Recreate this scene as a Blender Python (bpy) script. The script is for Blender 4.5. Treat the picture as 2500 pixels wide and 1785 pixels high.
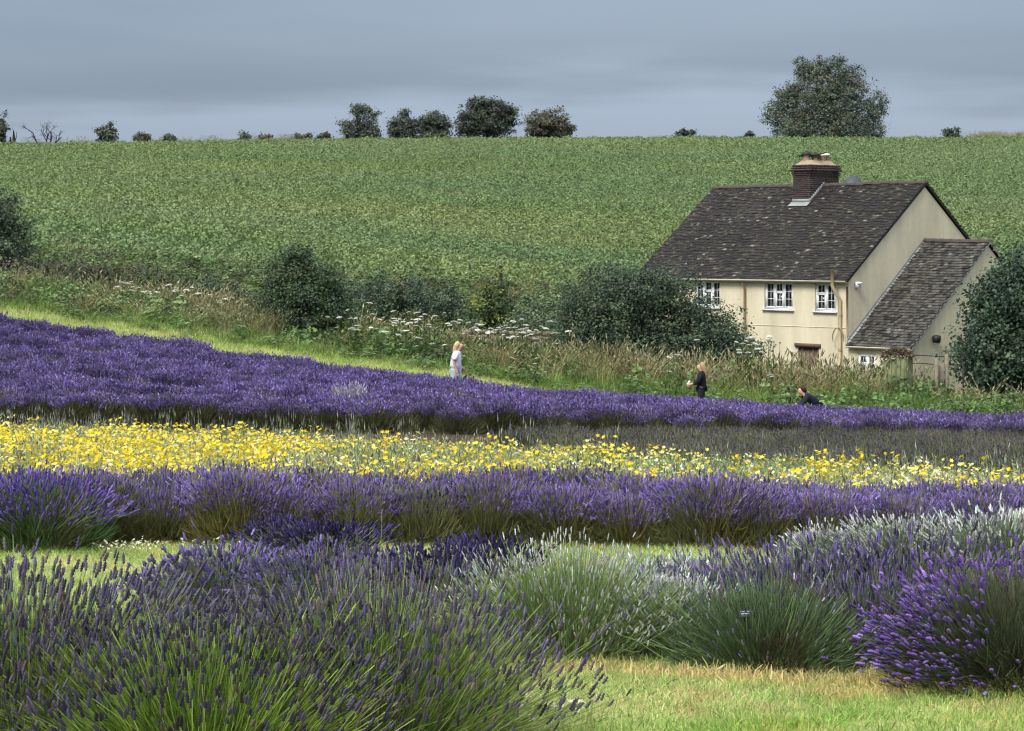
import bpy, bmesh, math, random
import numpy as np
from mathutils import Vector, Matrix

for _o in list(bpy.data.objects):
    bpy.data.objects.remove(_o, do_unlink=True)
SC = bpy.context.scene
COL = SC.collection
PI = math.pi

# ------------------------------------------------------------------ camera, sky, sun, exposure
F_PX = 5347.0          # focal length in photograph pixels (photograph 2500 px wide)
HOR = 600.0            # eye level, photograph pixel row
cam_d = bpy.data.cameras.new('camera')
cam = bpy.data.objects.new('camera', cam_d)
COL.objects.link(cam)
cam.location = (0, 0, 0)
cam.rotation_euler = (math.radians(90), 0, 0)
cam_d.sensor_width = 36.0
cam_d.lens = 36.0 * F_PX / 2500.0
cam_d.shift_y = -(892.5 - HOR) / 2500.0
cam_d.clip_start = 0.1
cam_d.clip_end = 6000
SC.camera = cam

SKYX, SKYY = 3.0, 1.0
TO_SUN = Vector((-0.43, -0.54, 0.80)).normalized()
world = bpy.data.worlds.new('World')
SC.world = world
world.use_nodes = True
wn = world.node_tree
wn.nodes.clear()
def W(t, **kw):
    n = wn.nodes.new(t)
    for k, v in kw.items():
        setattr(n, k, v)
    return n
w_out = W('ShaderNodeOutputWorld')
w_sky = W('ShaderNodeTexSky', sky_type='NISHITA', sun_disc=False)
w_sky.sun_elevation = math.asin(TO_SUN.z)
w_sky.sun_rotation = math.atan2(TO_SUN.x, TO_SUN.y)
w_sky.air_density = 1.4
w_sky.dust_density = 2.0
w_bg1 = W('ShaderNodeBackground'); w_bg1.inputs[1].default_value = 0.10
wn.links.new(w_sky.outputs[0], w_bg1.inputs[0])
# an even layer of grey cloud: noise on the cloud plane, projected along the view direction
w_tc = W('ShaderNodeTexCoord')
w_sep = W('ShaderNodeSeparateXYZ'); wn.links.new(w_tc.outputs['Generated'], w_sep.inputs[0])
def wmath(op, a, b=None, clamp=False):
    n = W('ShaderNodeMath', operation=op); n.use_clamp = clamp
    for i, v in enumerate((a, b)):
        if v is None: continue
        if isinstance(v, (int, float)): n.inputs[i].default_value = v
        else: wn.links.new(v, n.inputs[i])
    return n.outputs[0]
zc = wmath('ADD', wmath('MAXIMUM', w_sep.outputs['Z'], 0.0), 0.05)
cx = wmath('DIVIDE', w_sep.outputs['X'], zc)
cy = wmath('DIVIDE', w_sep.outputs['Y'], zc)
w_cmb = W('ShaderNodeCombineXYZ'); wn.links.new(cx, w_cmb.inputs[0]); wn.links.new(cy, w_cmb.inputs[1])
w_n1 = W('ShaderNodeTexNoise'); w_n1.inputs['Scale'].default_value = 0.42; w_n1.inputs['Detail'].default_value = 5; w_n1.inputs['Roughness'].default_value = 0.48
w_off = W('ShaderNodeMapping'); w_off.inputs['Location'].default_value = (SKYX, SKYY, 0); wn.links.new(w_cmb.outputs[0], w_off.inputs[0]); wn.links.new(w_off.outputs[0], w_n1.inputs['Vector'])
w_map = W('ShaderNodeMapRange'); w_map.inputs[1].default_value = 0.36; w_map.inputs[2].default_value = 0.66
wn.links.new(w_n1.outputs[0], w_map.inputs[0])
w_mix = W('ShaderNodeMix', data_type='RGBA')
w_mix.inputs[6].default_value = (0.180, 0.232, 0.315, 1)
w_mix.inputs[7].default_value = (0.222, 0.277, 0.362, 1)
wn.links.new(w_map.outputs[0], w_mix.inputs[0])
# towards the horizon the layer is seen edge on and pales
w_mr = W('ShaderNodeMapRange', interpolation_type='SMOOTHSTEP'); w_mr.inputs[1].default_value = 0.082; w_mr.inputs[2].default_value = 0.052
w_zn = wmath('ADD', w_sep.outputs['Z'], wmath('MULTIPLY', wmath('SUBTRACT', w_n1.outputs[0], 0.5), -0.10))
wn.links.new(w_zn, w_mr.inputs[0])
w_mix2 = W('ShaderNodeMix', data_type='RGBA')
w_mix2.inputs[7].default_value = (0.330, 0.405, 0.530, 1)
wn.links.new(w_mix.outputs[2], w_mix2.inputs[6]); wn.links.new(wmath('MULTIPLY', w_mr.outputs[0], 0.8), w_mix2.inputs[0])
# an overcast sky is about three times as bright overhead as at the horizon
w_zb = wmath('ADD', wmath('MULTIPLY', wmath('MAXIMUM', w_sep.outputs['Z'], 0.0), 3.0), 0.50)
w_bg2 = W('ShaderNodeBackground')
# seen from below, well above the horizon, the cloud is a more neutral grey
w_mr3 = W('ShaderNodeMapRange', interpolation_type='SMOOTHSTEP'); w_mr3.inputs[1].default_value = 0.12; w_mr3.inputs[2].default_value = 0.6
wn.links.new(w_sep.outputs['Z'], w_mr3.inputs[0])
w_mix3 = W('ShaderNodeMix', data_type='RGBA'); w_mix3.inputs[7].default_value = (0.265, 0.282, 0.300, 1)
wn.links.new(w_mr3.outputs[0], w_mix3.inputs[0]); wn.links.new(w_mix2.outputs[2], w_mix3.inputs[6])
wn.links.new(w_mix3.outputs[2], w_bg2.inputs[0]); wn.links.new(w_zb, w_bg2.inputs[1])
w_ms = W('ShaderNodeMixShader'); w_ms.inputs[0].default_value = 0.92
wn.links.new(w_bg1.outputs[0], w_ms.inputs[1]); wn.links.new(w_bg2.outputs[0], w_ms.inputs[2])
wn.links.new(w_ms.outputs[0], w_out.inputs[0])

sun_d = bpy.data.lights.new('sun', 'SUN')
sun_d.energy = 2.2
sun_d.angle = math.radians(24)
sun_d.color = (1.0, 0.955, 0.88)
sun = bpy.data.objects.new('sun', sun_d)
COL.objects.link(sun)
sun.rotation_euler = (-TO_SUN).to_track_quat('-Z', 'Y').to_euler()
sun.location = (-30, -30, 60)

SC.view_settings.view_transform = 'Standard'
SC.view_settings.look = 'None'
SC.view_settings.exposure = 0.85
SC.view_settings.gamma = 1.0
SC.view_settings.use_curve_mapping = False
SC.render.engine = 'CYCLES'
SC.cycles.max_bounces = 4
SC.cycles.diffuse_bounces = 2
SC.cycles.glossy_bounces = 2
SC.cycles.transmission_bounces = 3
SC.cycles.transparent_max_bounces = 4
SC.cycles.use_adaptive_sampling = True
SC.cycles.adaptive_threshold = 0.03
SC.cycles.use_denoising = True
SC.cycles.filter_width = 1.2

# ------------------------------------------------------------------ helpers
def s(r, g, b):
    f = lambda c: (c / 255 / 12.92) if c <= 10 else ((c / 255 + 0.055) / 1.055) ** 2.4
    return np.array([f(r), f(g), f(b)])

def sstep(a, b, x):
    t = np.clip((x - a) / (b - a), 0, 1)
    return t * t * (3 - 2 * t)

class VNoise:
    """smooth value noise on a plane"""
    def __init__(self, seed, n=64):
        self.g = np.random.default_rng(seed).random((n, n)); self.n = n
    def __call__(self, x, y):
        x = np.asarray(x, float); y = np.asarray(y, float)
        xi = np.floor(x).astype(int); yi = np.floor(y).astype(int)
        fx = x - xi; fy = y - yi
        fx = fx * fx * (3 - 2 * fx); fy = fy * fy * (3 - 2 * fy)
        n, g = self.n, self.g
        a = g[xi % n, yi % n]; b = g[(xi + 1) % n, yi % n]; c = g[xi % n, (yi + 1) % n]; d = g[(xi + 1) % n, (yi + 1) % n]
        return (a * (1 - fx) + b * fx) * (1 - fy) + (c * (1 - fx) + d * fx) * fy
VN = VNoise(5)
def fbm(x, y):
    return VN(x, y) * 0.55 + VN(x * 2.1 + 7, y * 2.1 + 3) * 0.29 + VN(x * 4.3 + 1, y * 4.3 + 9) * 0.16

# ground height (eye = 0): falls away from the viewer, valley at the cottage, hill behind
_py = np.array([-60, 0, 12.5, 20.5, 30, 47.5, 58, 65, 72, 80, 88, 94, 110, 130, 180, 222, 232, 242, 252, 265, 300, 420, 900, 3000], float)
_pz = np.array([1.2, -1.70, -2.40, -2.80, -3.27, -4.13, -4.60, -4.85, -4.98, -5.30, -5.35, -5.05, -3.20, -0.85, 4.95, 9.65, 10.65, 11.4, 11.85, 12.0, 11.0, 4.0, -25, -60], float)
_yy = np.linspace(-60, 3000, 12241)
_zz = np.interp(_yy, _py, _pz)
_k = np.ones(17) / 17
_zz = np.convolve(np.pad(_zz, 8, mode='edge'), _k, mode='valid')
_tx = np.array([-400, -60, -30, -15.2, -11.2, -7.4, -1.8, 0.6, 5.6, 9.1, 15.2, 30, 60, 400], float)
_tz = np.array([9.2, 5.8, 3.7, 2.20, 1.64, 0.96, 0.30, 0.0, -0.26, -0.46, -0.60, -0.75, -0.75, -0.75], float)
def ground(x, y):
    x = np.asarray(x, float); y = np.asarray(y, float)
    z = np.interp(y, _yy, _zz)
    w = np.clip((y - 34) / 31, 0, 1) ** 2 + np.clip((y - 65) / 10, 0, 1) * 0.06 * (x < 0)
    w = w * (1 - sstep(95, 190, y))
    z = z + np.interp(x, _tx, _tz) * w
    z = z - sstep(0, -60, x) * 0.7 * sstep(180, 240, y)
    z = z - 0.021 * np.clip(x, 0, 16) * sstep(15, 23, y) * (1 - sstep(95, 150, y))
    A = np.interp(x, [-2, 9], [0.78, 0.34]); B = sstep(1.0, 7.0, x)
    z = z + A * sstep(64.6, 72.5, y) * (1 - sstep(73, 80, y) * B) * (1 - sstep(98, 150, y))
    return z
def gz(x, y):
    return float(ground(x, y))
def wx(px, Y):
    """photograph column -> X at distance Y"""
    return (px - 1250.0) / F_PX * Y
def wz(py, Y):
    return (HOR - py) / F_PX * Y

class Buf:
    def __init__(self):
        self.V = []; self.F = []; self.C = []; self.n = 0
    def add(self, V, F, C=(0.5, 0.5, 0.5)):
        V = np.asarray(V, float).reshape(-1, 3); F = np.asarray(F, int).reshape(-1, 3)
        C = np.asarray(C, float)
        if C.ndim == 1: C = np.tile(C, (len(V), 1))
        self.V.append(V); self.F.append(F + self.n); self.C.append(C); self.n += len(V)
    def poly(self, pts, C=(0.5, 0.5, 0.5)):
        k = len(pts)
        self.add(pts, [(0, i, i + 1) for i in range(1, k - 1)], C)
    def box(self, c, size, C=(0.5, 0.5, 0.5), R=None):
        hx, hy, hz = [q / 2 for q in size]
        V = np.array([(x, y, z) for x in (-hx, hx) for y in (-hy, hy) for z in (-hz, hz)])
        if R is not None: V = V @ np.asarray(R).T
        V = V + np.asarray(c)
        Fq = [(0, 1, 3, 2), (4, 6, 7, 5), (0, 4, 5, 1), (2, 3, 7, 6), (0, 2, 6, 4), (1, 5, 7, 3)]
        self.add(V, [t for q in Fq for t in ((q[0], q[1], q[2]), (q[0], q[2], q[3]))], C)
    def tube(self, pts, rad, sides=6, C=(0.5, 0.5, 0.5), cap=True):
        pts = np.asarray(pts, float); rad = np.broadcast_to(np.asarray(rad, float), (len(pts),))
        tang = np.gradient(pts, axis=0)
        tang /= np.linalg.norm(tang, axis=1, keepdims=True) + 1e-9
        ref = np.array([0.0, 0, 1]) if abs(tang[0][2]) < 0.9 else np.array([1.0, 0, 0])
        V = []
        for p, t, r in zip(pts, tang, rad):
            a = np.cross(t, ref); a /= np.linalg.norm(a) + 1e-9; b = np.cross(t, a)
            for k in range(sides):
                an = 2 * PI * k / sides
                V.append(p + r * (math.cos(an) * a + math.sin(an) * b))
        Fs = []
        m = len(pts)
        for i in range(m - 1):
            for k in range(sides):
                k2 = (k + 1) % sides
                a, b, c, d = i * sides + k, i * sides + k2, (i + 1) * sides + k2, (i + 1) * sides + k
                Fs += [(a, b, c), (a, c, d)]
        if cap:
            for i in range(1, sides - 1):
                Fs.append((0, i, i + 1)); o = (m - 1) * sides; Fs.append((o, o + i + 1, o + i))
        self.add(V, Fs, C)
    def lathe(self, prof, sides=16, c=(0, 0, 0), C=(0.5, 0.5, 0.5)):
        V = []
        for r, z in prof:
            for k in range(sides):
                an = 2 * PI * k / sides
                V.append((c[0] + r * math.cos(an), c[1] + r * math.sin(an), c[2] + z))
        Fs = []
        for i in range(len(prof) - 1):
            for k in range(sides):
                k2 = (k + 1) % sides
                a, b, cc, d = i * sides + k, i * sides + k2, (i + 1) * sides + k2, (i + 1) * sides + k
                Fs += [(a, b, cc), (a, cc, d)]
        self.add(V, Fs, C)
    def mesh(self, name, mat, smooth=False):
        V = np.concatenate(self.V) if self.V else np.zeros((0, 3))
        F = np.concatenate(self.F) if self.F else np.zeros((0, 3), int)
        C = np.concatenate(self.C) if self.C else np.zeros((0, 3))
        me = bpy.data.meshes.new(name)
        me.vertices.add(len(V)); me.vertices.foreach_set('co', V.astype(np.float32).ravel())
        me.loops.add(len(F) * 3); me.loops.foreach_set('vertex_index', F.astype(np.int32).ravel())
        me.polygons.add(len(F)); me.polygons.foreach_set('loop_start', np.arange(0, len(F) * 3, 3, dtype=np.int32))
        me.update(calc_edges=True)
        a = me.color_attributes.new('Col', 'FLOAT_COLOR', 'POINT')
        a.data.foreach_set('color', np.concatenate([C, np.ones((len(C), 1))], 1).astype(np.float32).ravel())
        if smooth: me.polygons.foreach_set('use_smooth', np.ones(len(F), bool))
        me.materials.append(mat)
        return me

def obj(name, data, parent=None, loc=None):
    o = bpy.data.objects.new(name, data)
    COL.objects.link(o)
    if parent is not None: o.parent = parent
    if loc is not None: o.location = loc
    return o
def tag(o, label, cat, group=None):
    o['label'] = label; o['category'] = cat
    if group: o['group'] = group
    return o
def thing(name, label, cat, loc, rz=0.0, group=None):
    o = obj(name, None, None, loc); o.rotation_euler = (0, 0, rz); o.empty_display_size = 0.2
    return tag(o, label, cat, group)
def struct(o):
    o['kind'] = 'structure'; return o
def stuff(o, label=None, cat=None):
    o['kind'] = 'stuff'
    if label: o['label'] = label
    if cat: o['category'] = cat
    return o
def dup(root, loc, rz=0.0, scale=None, label=None, group=None):
    r = root.copy(); COL.objects.link(r); r.location = loc; r.rotation_euler = (0, 0, rz)
    if scale is not None: r.scale = scale
    if label: r['label'] = label
    if group: r['group'] = group
    for ch in list(root.children):
        c = ch.copy(); COL.objects.link(c); c.parent = r
        for g in list(ch.children):
            d = g.copy(); COL.objects.link(d); d.parent = c
    return r

# ------------------------------------------------------------------ materials
def newmat(name):
    m = bpy.data.materials.new(name); m.use_nodes = True
    return m, m.node_tree, m.node_tree.nodes['Principled BSDF']
def plant_mat(name, transl=0.25, rough=0.65, patch=None, tint=True, var=0.35, spec=0.25, patch2=None):
    """leaf colour from the mesh, varied from plant to plant and over patches of ground"""
    m, nt, p = newmat(name)
    N = nt.nodes.new; L = nt.links.new
    at = N('ShaderNodeAttribute'); at.attribute_name = 'Col'
    col = at.outputs['Color']
    if tint:
        oi = N('ShaderNodeObjectInfo')
        mr = N('ShaderNodeMapRange'); mr.inputs[3].default_value = 1 - var; mr.inputs[4].default_value = 1 + var
        L(oi.outputs['Random'], mr.inputs[0])
        mx = N('ShaderNodeMix'); mx.data_type = 'RGBA'; mx.blend_type = 'MULTIPLY'; mx.inputs[0].default_value = 1
        L(col, mx.inputs[6]); L(mr.outputs[0], mx.inputs[7]); col = mx.outputs[2]
    if patch:
        scale, colr, lo, hi = patch
        ge = N('ShaderNodeNewGeometry'); no = N('ShaderNodeTexNoise'); no.inputs['Scale'].default_value = scale; no.inputs['Detail'].default_value = 3
        mp = N('ShaderNodeMapping'); mp.inputs['Scale'].default_value = (0.45, 1, 1)
        L(ge.outputs['Position'], mp.inputs[0]); L(mp.outputs[0], no.inputs['Vector'])
        r2 = N('ShaderNodeMapRange'); r2.inputs[1].default_value = lo; r2.inputs[2].default_value = hi
        L(no.outputs[0], r2.inputs[0])
        m2 = N('ShaderNodeMix'); m2.data_type = 'RGBA'; m2.blend_type = 'MULTIPLY'
        m2.inputs[7].default_value = (*colr, 1)
        L(r2.outputs[0], m2.inputs[0]); L(col, m2.inputs[6]); col = m2.outputs[2]
    if patch2:
        scale, colr, lo, hi = patch2
        ge = N('ShaderNodeNewGeometry'); no = N('ShaderNodeTexNoise'); no.inputs['Scale'].default_value = scale; no.inputs['Detail'].default_value = 4
        mp = N('ShaderNodeMapping'); mp.inputs['Scale'].default_value = (0.35, 1, 1); mp.inputs['Location'].default_value = (31, 7, 0)
        L(ge.outputs['Position'], mp.inputs[0]); L(mp.outputs[0], no.inputs['Vector'])
        r2 = N('ShaderNodeMapRange'); r2.inputs[1].default_value = lo; r2.inputs[2].default_value = hi
        L(no.outputs[0], r2.inputs[0])
        m2 = N('ShaderNodeMix'); m2.data_type = 'RGBA'; m2.blend_type = 'MULTIPLY'; m2.clamp_result = False
        m2.inputs[7].default_value = (*colr, 1)
        L(r2.outputs[0], m2.inputs[0]); L(col, m2.inputs[6]); col = m2.outputs[2]
    L(col, p.inputs['Base Color']); p.inputs['Roughness'].default_value = rough
    p.inputs['Specular IOR Level'].default_value = spec
    if transl > 0:
        tr = N('ShaderNodeBsdfTranslucent'); L(col, tr.inputs[0])
        ms = N('ShaderNodeMixShader'); ms.inputs[0].default_value = transl
        L(p.outputs[0], ms.inputs[1]); L(tr.outputs[0], ms.inputs[2]); L(ms.outputs[0], nt.nodes['Material Output'].inputs[0])
    return m
def solid_mat(name, col, rough=0.7, amount=0.25, scale=6.0, bump=0.0, col2=None, spec=0.3, metal=0.0, usecol=False, detail=5):
    m, nt, p = newmat(name)
    N = nt.nodes.new; L = nt.links.new
    tc = N('ShaderNodeTexCoord'); no = N('ShaderNodeTexNoise')
    no.inputs['Scale'].default_value = scale; no.inputs['Detail'].default_value = detail; no.inputs['Roughness'].default_value = 0.6
    L(tc.outputs['Object'], no.inputs['Vector'])
    mr = N('ShaderNodeMapRange'); mr.inputs[1].default_value = 0.3; mr.inputs[2].default_value = 0.7
    L(no.outputs[0], mr.inputs[0])
    mx = N('ShaderNodeMix'); mx.data_type = 'RGBA'
    c2 = col2 if col2 is not None else np.asarray(col) * (1 - amount)
    if usecol:
        at = N('ShaderNodeAttribute'); at.attribute_name = 'Col'; L(at.outputs['Color'], mx.inputs[6])
        mu = N('ShaderNodeMix'); mu.data_type = 'RGBA'; mu.blend_type = 'MULTIPLY'; mu.inputs[0].default_value = 1
        L(at.outputs['Color'], mu.inputs[6]); mu.inputs[7].default_value = (1 - amount,) * 3 + (1,)
        L(mu.outputs[2], mx.inputs[7])
    else:
        mx.inputs[6].default_value = (*col, 1); mx.inputs[7].default_value = (*c2, 1)
    L(mr.outputs[0], mx.inputs[0]); L(mx.outputs[2], p.inputs['Base Color'])
    p.inputs['Roughness'].default_value = rough; p.inputs['Specular IOR Level'].default_value = spec; p.inputs['Metallic'].default_value = metal
    if bump:
        b = N('ShaderNodeBump'); b.inputs['Strength'].default_value = bump; b.inputs['Distance'].default_value = 0.02
        n2 = N('ShaderNodeTexNoise'); n2.inputs['Scale'].default_value = scale * 8; n2.inputs['Detail'].default_value = 4
        L(tc.outputs['Object'], n2.inputs['Vector']); L(n2.outputs[0], b.inputs['Height']); L(b.outputs[0], p.inputs['Normal'])
    return m

M_FLOWER = plant_mat('lavender_flower', 0.18, 0.75, var=0.22)
M_STEM = plant_mat('lavender_stem', 0.22, 0.6, var=0.2)
M_LEAF = plant_mat('lavender_leaf', 0.2, 0.7, var=0.25)
M_TREE = plant_mat('tree_leaf', 0.22, 0.55, tint=False, spec=0.3)
M_CROP = plant_mat('crop_leaf', 0.25, 0.5, patch=(0.06, (0.76, 0.88, 0.86), 0.42, 0.66), var=0.24, patch2=(0.035, (1.16, 1.06, 0.92), 0.44, 0.62))
M_GRASS = plant_mat('grass_blade', 0.3, 0.55, patch=(1.1, (0.62, 0.86, 0.42), 0.45, 0.66), var=0.3)
M_WEED = plant_mat('weed_leaf', 0.25, 0.6, patch=(0.35, (0.7, 0.85, 0.7), 0.45, 0.65), var=0.35)
M_PETAL = plant_mat('petal', 0.35, 0.6, var=0.15)
M_BARK = solid_mat('bark', s(72, 64, 55), 0.9, 0.45, 8, 0.5)
M_TWIG = solid_mat('twig', s(96, 84, 66), 0.9, 0.4, 10)

# ------------------------------------------------------------------ the ground
def ground_zone(x, y):
    """base colour of the ground itself: mown grass, bare soil, rough pasture"""
    px = 1250 + F_PX * x / np.maximum(y, 1.0)
    n = fbm(x * 0.7, y * 0.7); n2 = fbm(x * 2.3 + 40, y * 2.3)
    mown = s(186, 186, 126)[None] * (1 - n2[:, None] * 0.6) + s(112, 136, 70)[None] * n2[:, None] * 0.6
    soil = np.tile(s(78, 66, 52)[None], (len(x), 1)) * (0.7 + 0.6 * n[:, None])
    rough = s(96, 108, 58)[None] * (0.7 + 0.6 * n[:, None])
    c = mown.copy()
    bed = ((y > 13.4) & (y < 14.6) & (x > 0.0)) | ((y > 20.6) & (y < 23.4)) | ((y > 23.4) & (y < 64.9))
    bed &= (np.abs(px - 1250) < 1500) | (y > 27)
    c = np.where(bed[:, None], soil, c)
    c = np.where((y > 72.5)[:, None], rough, c)
    crop = (y > 101)
    c = np.where(crop[:, None], soil * 0.8 + rough * 0.2, c)
    return c
def axis(pts):
    out = []
    for (a, b, d) in pts: out.append(np.arange(a, b, d))
    return np.concatenate(out)
gx = axis([(-900, -300, 100), (-300, -90, 15), (-90, -24, 3), (-24, -6, 0.5), (-6, 6, 0.16), (6, 24, 0.5), (24, 90, 3), (90, 300, 15), (300, 901, 100)])
gy = axis([(-60, 4, 4), (4, 9, 0.5), (9, 24, 0.16), (24, 80, 0.5), (80, 130, 1.0), (130, 270, 1.5), (270, 420, 10), (420, 3000, 120)])
GX, GY = np.meshgrid(gx, gy, indexing='ij')
GZ = ground(GX.ravel(), GY.ravel())
rel = (fbm(GX.ravel() * 1.7, GY.ravel() * 1.7) - 0.5) * 0.05
GZ = GZ + rel
b = Buf()
ny = len(gy)
ii, jj = np.meshgrid(np.arange(len(gx) - 1), np.arange(ny - 1), indexing='ij')
a0 = (ii * ny + jj).ravel()
b.add(np.stack([GX.ravel(), GY.ravel(), GZ], 1), np.concatenate([np.stack([a0, a0 + ny, a0 + ny + 1], 1), np.stack([a0, a0 + ny + 1, a0 + 1], 1)]), ground_zone(GX.ravel(), GY.ravel()))
M_GROUND = solid_mat('ground', (1, 1, 1), 0.95, 0.45, 0.9, 0.6, usecol=True, spec=0.1, detail=8)
struct(obj('ground', b.mesh('ground', M_GROUND, True)))

# ------------------------------------------------------------------ scattering for uncountable cover
def scatter(name, protos, P, rot, scl, idx, label, cat):
    pc = bpy.data.collections.new(name + '_kinds')
    for k, me in enumerate(protos):
        pc.objects.link(bpy.data.objects.new('%s_kind%02d' % (name, k), me))
    n = len(P)
    me = bpy.data.meshes.new(name)
    me.vertices.add(n); me.vertices.foreach_set('co', np.asarray(P, np.float32).ravel())
    def at(nm, ty, key, val, dt=np.float32):
        a = me.attributes.new(nm, ty, 'POINT'); a.data.foreach_set(key, np.asarray(val, dt).ravel())
    at('rot', 'FLOAT_VECTOR', 'vector', rot); at('scl', 'FLOAT_VECTOR', 'vector', scl); at('idx', 'INT', 'value', idx, np.int32)
    o = obj(name, me)
    ng = bpy.data.node_groups.new(name, 'GeometryNodeTree')
    ng.interface.new_socket('Geometry', in_out='INPUT', socket_type='NodeSocketGeometry')
    ng.interface.new_socket('Geometry', in_out='OUTPUT', socket_type='NodeSocketGeometry')
    N = ng.nodes.new; L = ng.links.new
    gi = N('NodeGroupInput'); go = N('NodeGroupOutput'); iop = N('GeometryNodeInstanceOnPoints'); ci = N('GeometryNodeCollectionInfo')
    ci.inputs['Collection'].default_value = pc
    ci.inputs['Separate Children'].default_value = True; ci.inputs['Reset Children'].default_value = True
    def na(t, nm):
        q = N('GeometryNodeInputNamedAttribute'); q.data_type = t; q.inputs['Name'].default_value = nm; return q.outputs[0]
    L(gi.outputs[0], iop.inputs['Points']); L(ci.outputs[0], iop.inputs['Instance']); iop.inputs['Pick Instance'].default_value = True
    L(na('INT', 'idx'), iop.inputs['Instance Index']); L(na('FLOAT_VECTOR', 'rot'), iop.inputs['Rotation']); L(na('FLOAT_VECTOR', 'scl'), iop.inputs['Scale'])
    L(iop.outputs[0], go.inputs[0])
    o.modifiers.new('scatter', 'NODES').node_group = ng
    return stuff(o, label, cat)

def frames(d, rng):
    """rotation matrices with z axis along d (n,3)"""
    d = d / (np.linalg.norm(d, axis=1, keepdims=True) + 1e-9)
    r = rng.normal(size=d.shape); a = np.cross(d, r); a /= np.linalg.norm(a, axis=1, keepdims=True) + 1e-9
    bb = np.cross(d, a)
    return np.stack([a, bb, d], 2)       # columns
def place(buf, pv, pf, R, T, S, C):
    """copy the small shape pv/pf to every frame"""
    n, k = len(T), len(pv)
    V = np.einsum('nij,nkj->nki', R, pv[None] * S[:, None, :]) + T[:, None, :]
    Fi = pf[None] + (np.arange(n) * k)[:, None, None]
    Cc = np.repeat(C, k, axis=0)
    buf.add(V.reshape(-1, 3), Fi.reshape(-1, 3), Cc)
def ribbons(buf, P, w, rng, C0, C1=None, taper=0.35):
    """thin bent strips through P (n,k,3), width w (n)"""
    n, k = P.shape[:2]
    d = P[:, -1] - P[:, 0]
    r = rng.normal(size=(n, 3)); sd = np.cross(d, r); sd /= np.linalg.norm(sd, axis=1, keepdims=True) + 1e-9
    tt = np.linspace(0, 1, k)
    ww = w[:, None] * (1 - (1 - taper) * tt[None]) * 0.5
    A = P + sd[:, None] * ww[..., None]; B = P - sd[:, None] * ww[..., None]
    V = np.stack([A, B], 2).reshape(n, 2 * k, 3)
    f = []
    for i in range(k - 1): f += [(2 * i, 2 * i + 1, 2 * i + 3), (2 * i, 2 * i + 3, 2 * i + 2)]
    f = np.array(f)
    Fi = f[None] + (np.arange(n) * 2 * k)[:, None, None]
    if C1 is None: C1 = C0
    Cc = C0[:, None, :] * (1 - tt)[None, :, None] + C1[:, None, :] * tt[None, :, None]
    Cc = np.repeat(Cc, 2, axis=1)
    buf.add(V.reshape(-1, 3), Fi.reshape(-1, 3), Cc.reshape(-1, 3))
def ring_shape(prof, sides, twist=0.6):
    V, Fs = [], []
    for i, (r, z) in enumerate(prof):
        for k in range(sides):
            an = 2 * PI * k / sides + i * twist
            V.append((r * math.cos(an), r * math.sin(an), z))
    for i in range(len(prof) - 1):
        for k in range(sides):
            k2 = (k + 1) % sides
            a, b_, c, d = i * sides + k, i * sides + k2, (i + 1) * sides + k2, (i + 1) * sides + k
            Fs += [(a, b_, c), (a, c, d)]
    return np.array(V, float), np.array(Fs, int)
SPIKE = [ring_shape([(0.25, 0), (0.9, 0.07), (0.45, 0.2), (1.0, 0.32), (0.6, 0.43), (1.0, 0.54), (0.5, 0.66), (0.85, 0.76), (0.35, 0.88), (0.1, 1.0)], 4),
         ring_shape([(0.3, 0), (1.0, 0.2), (0.6, 0.45), (0.95, 0.65), (0.1, 1.0)], 4),
         ring_shape([(0.3, 0), (1.0, 0.35), (0.15, 1.0)], 3)]
LEAF = (np.array([(0, 0, 0), (0.5, 0.08, 0.45), (0, 0.0, 1.0), (-0.5, 0.08, 0.45)], float), np.array([(0, 1, 2), (0, 2, 3)]))

def pick(rng, cols, n, jit=0.18):
    cols = np.array(cols); i = rng.integers(0, len(cols), n)
    return np.clip(cols[i] * (1 + rng.normal(0, jit, (n, 1))) * (1 + rng.normal(0, jit * 0.3, (n, 3))), 0, 1)

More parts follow.
